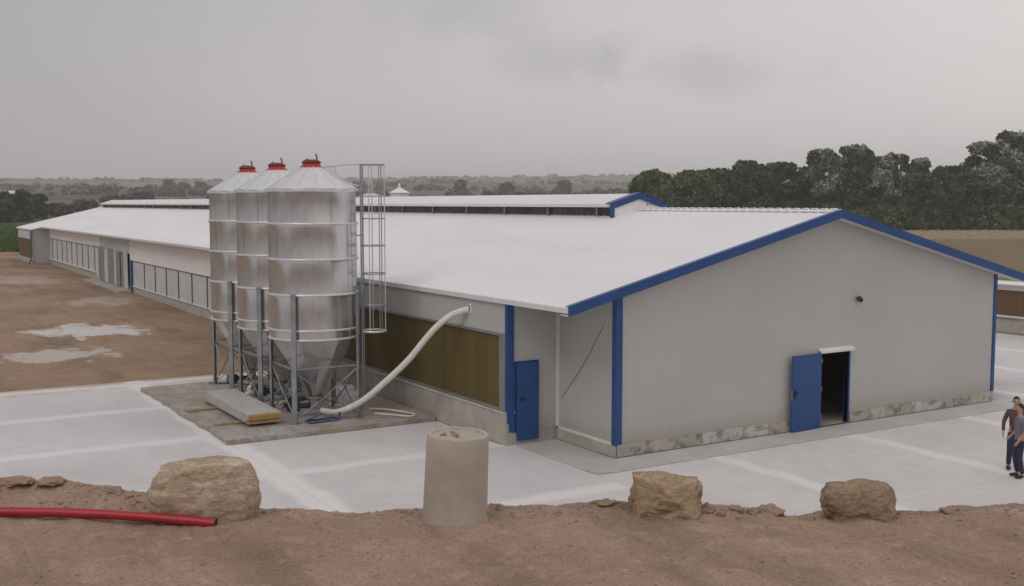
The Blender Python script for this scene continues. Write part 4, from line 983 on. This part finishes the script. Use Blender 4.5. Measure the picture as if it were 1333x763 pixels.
# ------------------------------------------------------------------ background buildings
# second barn far right: low wall with pads under a thin white roof edge
sb = empty('far_shed', (30.5, 10.5, 0), -.0, 'low distant shed with brown cooling pads under a thin white eave at right edge', 'shed')
def sbp(mb, name, m): o = mb.build(name, m, sb); return o
XS = 0.0
sbp(MB().box(XS, XS+2.6, -4, 50, 0, .72), 'plinth', M['plinth'])
sbp(MB().box(XS-.12, XS+.1, -4.05, 50, .72, .80), 'sill', M['trim'])
y = -4
while y < 50:
    sbp(MB().box(XS+.01, XS+.1, y+.005, y+1.195, .80, 1.98), 'cooling_pad', M['padfar']); y += 1.2
sbp(MB().box(XS+.11, XS+2.5, -3.9, 49.9, .72, 2.22), 'wall', M['panel'])
sbp(MB().box(XS-.03, XS+.1, -4, 50, 1.98, 2.26), 'upper_panel', M['trim'])
sbp(MB().prism([(XS-.3, 2.28), (XS+2.8, 2.20), (XS+2.8, 2.16), (XS-.3, 2.24)], 'y', -4.4, 50.4), 'roof', M['roof'])
# silo tops behind the barn
def far_silo(px, d, topz, lb, roof_m, r=1.9, eave=.75, knob=True):
    p = at(px, d); s = empty('white_silo', (p.x, p.y, 0), 0, lb, 'silo')
    MB().lathe([(r*.93, .0), (r*.93, topz-eave)], 32).build('silo_body', M['galv_roof'], s, smooth=True)
    MB().lathe([(r*1.03, topz-eave-.05), (r*1.05, topz-eave), (r*.16, topz-.14), (0, topz-.14)], 20).build('silo_roof', roof_m, s)
    if knob: MB().lathe([(.10, topz-.15), (.12, topz), (.07, topz+.22), (0, topz+.26)], 12).build('cap', M['trim'], s)
    return s
M['w2'] = mat('white_painted_sheet', (.74, .74, .74), .5, var=.05, vscale=2)
far_silo(521, 86, 7.35, 'white round tank with pointed roof showing behind the barn roof vent', M['w2'], r=.82, eave=.52)
fs2 = far_silo(484, 90, 6.97, 'grey round tank with dark low roof behind the caged ladder', M['shutter'], r=1.05, eave=.35, knob=False)
# little white farmhouse on the left horizon
hp = at(15, 600); hz = land_h(hp.x, hp.y); fh = empty('farmhouse', (hp.x, hp.y, hz-.5), .5, 'tiny white farmhouse on the hillside at the far left', 'house')
MB().box(-2.6, 2.6, -2, 2, 0, 2.9).build('wall', M['w2'], fh); MB().prism([(-2.3, 2.9), (0, 4.1), (2.3, 2.9)], 'x', -2.8, 2.8).build('roof', M['w2'], fh)
for k in (-1.5, 1.5): MB().box(k-.4, k+.4, -2.05, -2.0, 1.0, 2.1).build('window', M['mullion'], fh)

# ------------------------------------------------------------------ trees
def leafcloud(mb, rg, centres, n, ls, mi=0, pale=None):
    tot = sum(c[3] for c in centres)
    for (x, y, z, r, sq) in centres:
        k = int(n*r/tot)
        for _ in range(k):
            v = Vector((rg.gauss(0, 1), rg.gauss(0, 1), rg.gauss(0, 1))).normalized()*r*(rg.random()**.27)*rg.uniform(.8, 1.12); v.z *= sq
            p = Vector((x, y, z))+v; s_ = ls*rg.uniform(.6, 1.4)
            a = Vector((rg.gauss(0, 1), rg.gauss(0, 1), rg.gauss(0, .7))).normalized(); b = a.orthogonal().normalized(); b = (b*math.cos(rg.random()*6)+a.cross(b)*math.sin(rg.random()*6)).normalized(); c = a.cross(b)
            q = pale(p, rg) if pale else mi
            mb.cur = q; mb.add([p-b*s_-c*s_*.35, p+b*s_*.2-c*s_*.75, p+b*s_+c*s_*.25, p-b*s_*.1+c*s_*.8], [(0, 1, 2, 3)])
    mb.cur = 0
def make_tree(px, ty, wpx, d, label, group, leaf, nleaf, seed, pale=None, trunk='bark', sq=.85, bushy=False, low=.12, name='tree', cat='tree', ls=None, bare=0):
    rg = random.Random(seed); p = at(px, d); gz = land_h(p.x, p.y)
    ztop = CAMZ + (264.6-ty)/1402*d; H = ztop-gz; wd = wpx/1402*d
    t = empty(name, (p.x, p.y, gz), rg.uniform(0, 6), label, cat, group)
    cs = []; n = 40
    for k in range(n):
        f = k/(n-1); zz = H*(low + (1-low)*f**.8)
        env = wd/2*math.sqrt(max(.05, 1-((f-.42)/.66)**2))
        a = rg.uniform(0, 6.28); q = env*math.sqrt(rg.random())*.8; r = max(.5, wd*.165*rg.uniform(.65, 1.45)*(1-.35*f))
        zz = min(zz, H-r*.62)
        cs.append((q*math.cos(a), q*math.sin(a), zz, r, sq))
    cs.append((rg.uniform(-.3, .3), 0, H-wd*.10, wd*.14, 1.0))
    mb = MB(); 
    if pale:
        pc = [(c_[0], c_[1], c_[2]) for c_ in rg.sample(cs, max(3, int(len(cs)*pale)))]
        def pf(q, rg):
            if q.z < H*.45: return 0
            for c_ in pc:
                if (q-Vector(c_)).length < wd*.19 and rg.random() < .8: return 1
            return 0
        leafcloud(mb, rg, cs, nleaf, ls or d*.00165, 0, pf); mb.build('crown', [leaf, M['leaf_pale']], t)
    else:
        leafcloud(mb, rg, cs, nleaf, ls or d*.00165); mb.build('crown', leaf, t)
    tb = MB(); tr_ = H*.018+.05; tb.tube([(0, 0, -.3), (.1, .05, H*.25), (-.1, .1, H*.55), (.1, 0, H*.9)], [tr_*1.5, tr_*1.1, tr_*.7, tr_*.15], 8)
    tk = tb.build('trunk', M[trunk], t, smooth=True)
    lm = MB()
    for k in range(7+bare):
        c_ = rg.choice(cs); z0 = H*rg.uniform(.2, .5); e_ = Vector(c_[:3])
        if k >= 7: e_ = e_*1.12
        mid = Vector((0, 0, z0)).lerp(e_, .5)+Vector((0, 0, -.05*H)); lm.tube([(0, 0, z0), mid, e_], [tr_*.6, tr_*.4, tr_*.12], 6)
    lm.build('limbs', M[trunk], t, smooth=True)
    return t
GR = 'trees behind the field on the right'
#      px   top  w    d   leaf  n  pale
TR = [(850, 224, 52, 235, 'leaf_mid', 4200, None, 'low rounded green tree at the left end of the tree belt'),
      (893, 225, 60, 225, 'leaf_mid', 4600, None, 'broad bright green tree, second from the left end of the belt'),
      (935, 222, 50, 240, 'leaf_dark', 3800, None, 'low dark tree left of the twin dark rounded crowns'),
      (974, 212, 48, 228, 'leaf_blue', 4400, None, 'left one of the twin dark rounded crowns behind the roof'),
      (1017, 214, 46, 228, 'leaf_blue', 4400, None, 'right one of the twin dark rounded crowns behind the roof'),
      (1050, 220, 40, 240, 'leaf_dark', 3200, None, 'dark tree tucked behind the left of the silvery trees'),
      (1069, 197, 50, 222, 'leaf_blue', 5600, .42, 'tall silvery-topped tree above the barn gable peak'),
      (1113, 192, 58, 220, 'leaf_dark', 6400, .38, 'tallest silvery-leaved tree in the middle of the belt'),
      (1160, 203, 52, 224, 'leaf_blue', 5400, .45, 'silvery tree with pale bare limbs right of the tallest one'),
      (1198, 208, 32, 236, 'leaf_blue', 3000, .2, 'narrow grey-green tree rising between two silvery trees and the low dark ones'),
      (1200, 228, 44, 212, 'leaf_dark', 3800, None, 'low dark green tree in front of the narrow grey-green one'),
      (1232, 219, 44, 222, 'leaf_dark', 4000, None, 'low dark flat-topped tree left of the rightmost tall trees'),
      (1252, 226, 36, 214, 'leaf_dark', 3000, None, 'small dark tree at the foot of the rightmost tall trees'),
      (1282, 188, 54, 222, 'leaf_blue', 6000, .35, 'tall silvery tree, second from the right edge'),
      (1325, 175, 66, 220, 'leaf_blue', 7200, .4, 'very tall silvery tree at the right edge of the photo'),
      (1385, 190, 66, 226, 'leaf_dark', 3800, .2, 'tall tree beyond the right edge of the belt')]
for i, (px, ty, w, d, lf, n, pl_, lb) in enumerate(TR):
    make_tree(px, ty, w*1.42, d+22, lb, GR, M[lf], int(n*(2.0 if pl_ else 2.6)), 100+i, pl_, 'bark_pale' if pl_ else 'bark', bare=5 if pl_ else 0, low=.08)
# understory shrubs along the foot of the belt
for i, (px, w, ty, lb) in enumerate(((1080, 40, 262, 'below the silvery-topped tree above the gable peak'), (1118, 44, 268, 'below the tallest silvery tree'), (1156, 46, 266, 'below the silvery tree with bare limbs'), (1190, 40, 270, 'at the left end of the pale strip'), (1226, 44, 268, 'below the dark flat-topped tree'), (1262, 42, 264, 'left of the trunk of the second tall tree from the right'), (1300, 44, 262, 'between the two tall trees at the right'), (1334, 44, 264, 'at the right edge below the very tall tree'))):
    make_tree(px, ty+4, w, 236, 'leafy green shrub '+lb, 'shrubs along the foot of the tree belt', M['leaf_mid'], 1300, 300+i, low=.02, name='shrub', cat='shrub')
# left trees
for i, (px, ty, w, d, lb) in enumerate(((8, 252, 30, 262, 'dark tree at the far left edge beyond the barn'), (30, 249, 30, 270, 'dark bushy tree second from the left edge beyond the barn'), (50, 254, 30, 285, 'dark tree just left of where the barn roof begins'), (-22, 250, 34, 270, 'dark tree at the left beyond the frame'))):
    make_tree(px, ty, w, d, lb, 'dark trees at the far left', M['leaf_dark'], 3000, 400+i, low=.05)
for i, (px, ty, w, d, lb) in enumerate(((78, 266, 36, 300, 'low olive tree above the barn roof at the left'), (112, 262, 40, 330, 'low olive tree left of the roof vent'), (150, 257, 44, 400, 'rounded olive tree above the start of the roof vent'), (186, 252, 30, 460, 'small tree on the slope above the roof vent'))):
    make_tree(px, ty, w, d, lb, 'olive trees above the barn roof', M['leaf_olive'], 1600, 420+i, low=.03)
for i, (px, ty, w, d, lb) in enumerate(((221, 235, 17, 900, 'round lone tree on the hillside, leftmost of a cluster of three'), (240, 239, 18, 900, 'flat lone tree on the hillside, middle of a cluster of three'), (262, 238, 16, 920, 'lone tree on the hillside, rightmost of a cluster of three'), (188, 245, 26, 700, 'wide dark thicket on the hillside left of three lone trees'), (600, 235, 20, 800, 'dark bushy tree above the middle of the roof vent'), (660, 240, 24, 760, 'dark hillside tree right of the middle of the roof vent'), (735, 236, 22, 820, 'hillside tree above the right part of the roof vent'))):
    make_tree(px, ty, w, d, lb, 'lone trees on the hillside', M['leaf_olive'], 500, 440+i, low=.03)
# far scrub, uncountable
rg = random.Random(77); mb = MB()
cnt = 0
while cnt < 1500:
    d = 480*(6.2**(rg.random()**.75)); b = rg.uniform(-.5, .5); x = CX + d*(math.sin(b)*RX + math.cos(b)*FX); y = CY + d*(math.sin(b)*RY + math.cos(b)*FY)
    if noise.noise(Vector((x/160, y/160, 2))) < .02+rg.uniform(-.12, .12): continue
    z = land_h(x, y); s_ = rg.uniform(1.6, 4.6)*(1+.25*(d/1500)); cs = [(x+rg.gauss(0, s_*.6), y+rg.gauss(0, s_*.6), z+s_*.35, s_*.8, .6) for _ in range(2)]
    leafcloud(mb, rg, cs, 26, s_*.34); cnt += 1
tag(mb.build('hillside_scrub', M['leaf_olive']), kind='stuff')
# green crop / rough grass left of the far end
mb = MB(); rg = random.Random(9)
for k in range(9000):
    d = rg.uniform(118, 250); px = rg.uniform(-60, 75) ; p = at(px, d); s_ = rg.uniform(.25, .6)
    if p.x > -1.8 and p.y < 100: continue
    h = rg.uniform(.5, 1.3); a = rg.uniform(0, 6.28); q = Vector((math.cos(a)*s_, math.sin(a)*s_, 0)); z = 0
    mb.add([p-q, p+q, p+q*.5+Vector((rg.uniform(-.2, .2), 0, h)), p-q*.6+Vector((0, 0, h*.9))], [(0, 1, 2, 3)])
tag(mb.build('rough_grass', M['grass']), kind='stuff')
# grass at the foot of the tree belt
mb = MB(); rg = random.Random(10)
for k in range(5000):
    d = rg.uniform(176, 236); px = rg.uniform(1120, 1400); p = at(px, d, 0); p.z = .06; s_ = rg.uniform(.1, .3); h = rg.uniform(.1, .4); a = rg.uniform(0, 6.28); q = Vector((math.cos(a)*s_, math.sin(a)*s_, 0))
    mb.add([p-q, p+q, p+Vector((0, 0, h))], [(0, 1, 2)])
tag(mb.build('stubble', M['straw']), kind='stuff')

# ------------------------------------------------------------------ haze over the valley
HZ = mat('haze_air', (1, 1, 1)); HZ.node_tree.nodes.clear()
t = HZ.node_tree; o_ = t.nodes.new('ShaderNodeOutputMaterial'); v_ = t.nodes.new('ShaderNodeVolumePrincipled'); v_.inputs['Color'].default_value = (.97, .965, 1.0, 1)
v_.inputs['Density'].default_value = .00036; v_.inputs['Anisotropy'].default_value = .2; t.links.new(v_.outputs[0], o_.inputs['Volume'])
hz_ = MB().box(-9600, 9600, -9600, 9600, -2, 130).build('haze', HZ); tag(hz_, kind='stuff')
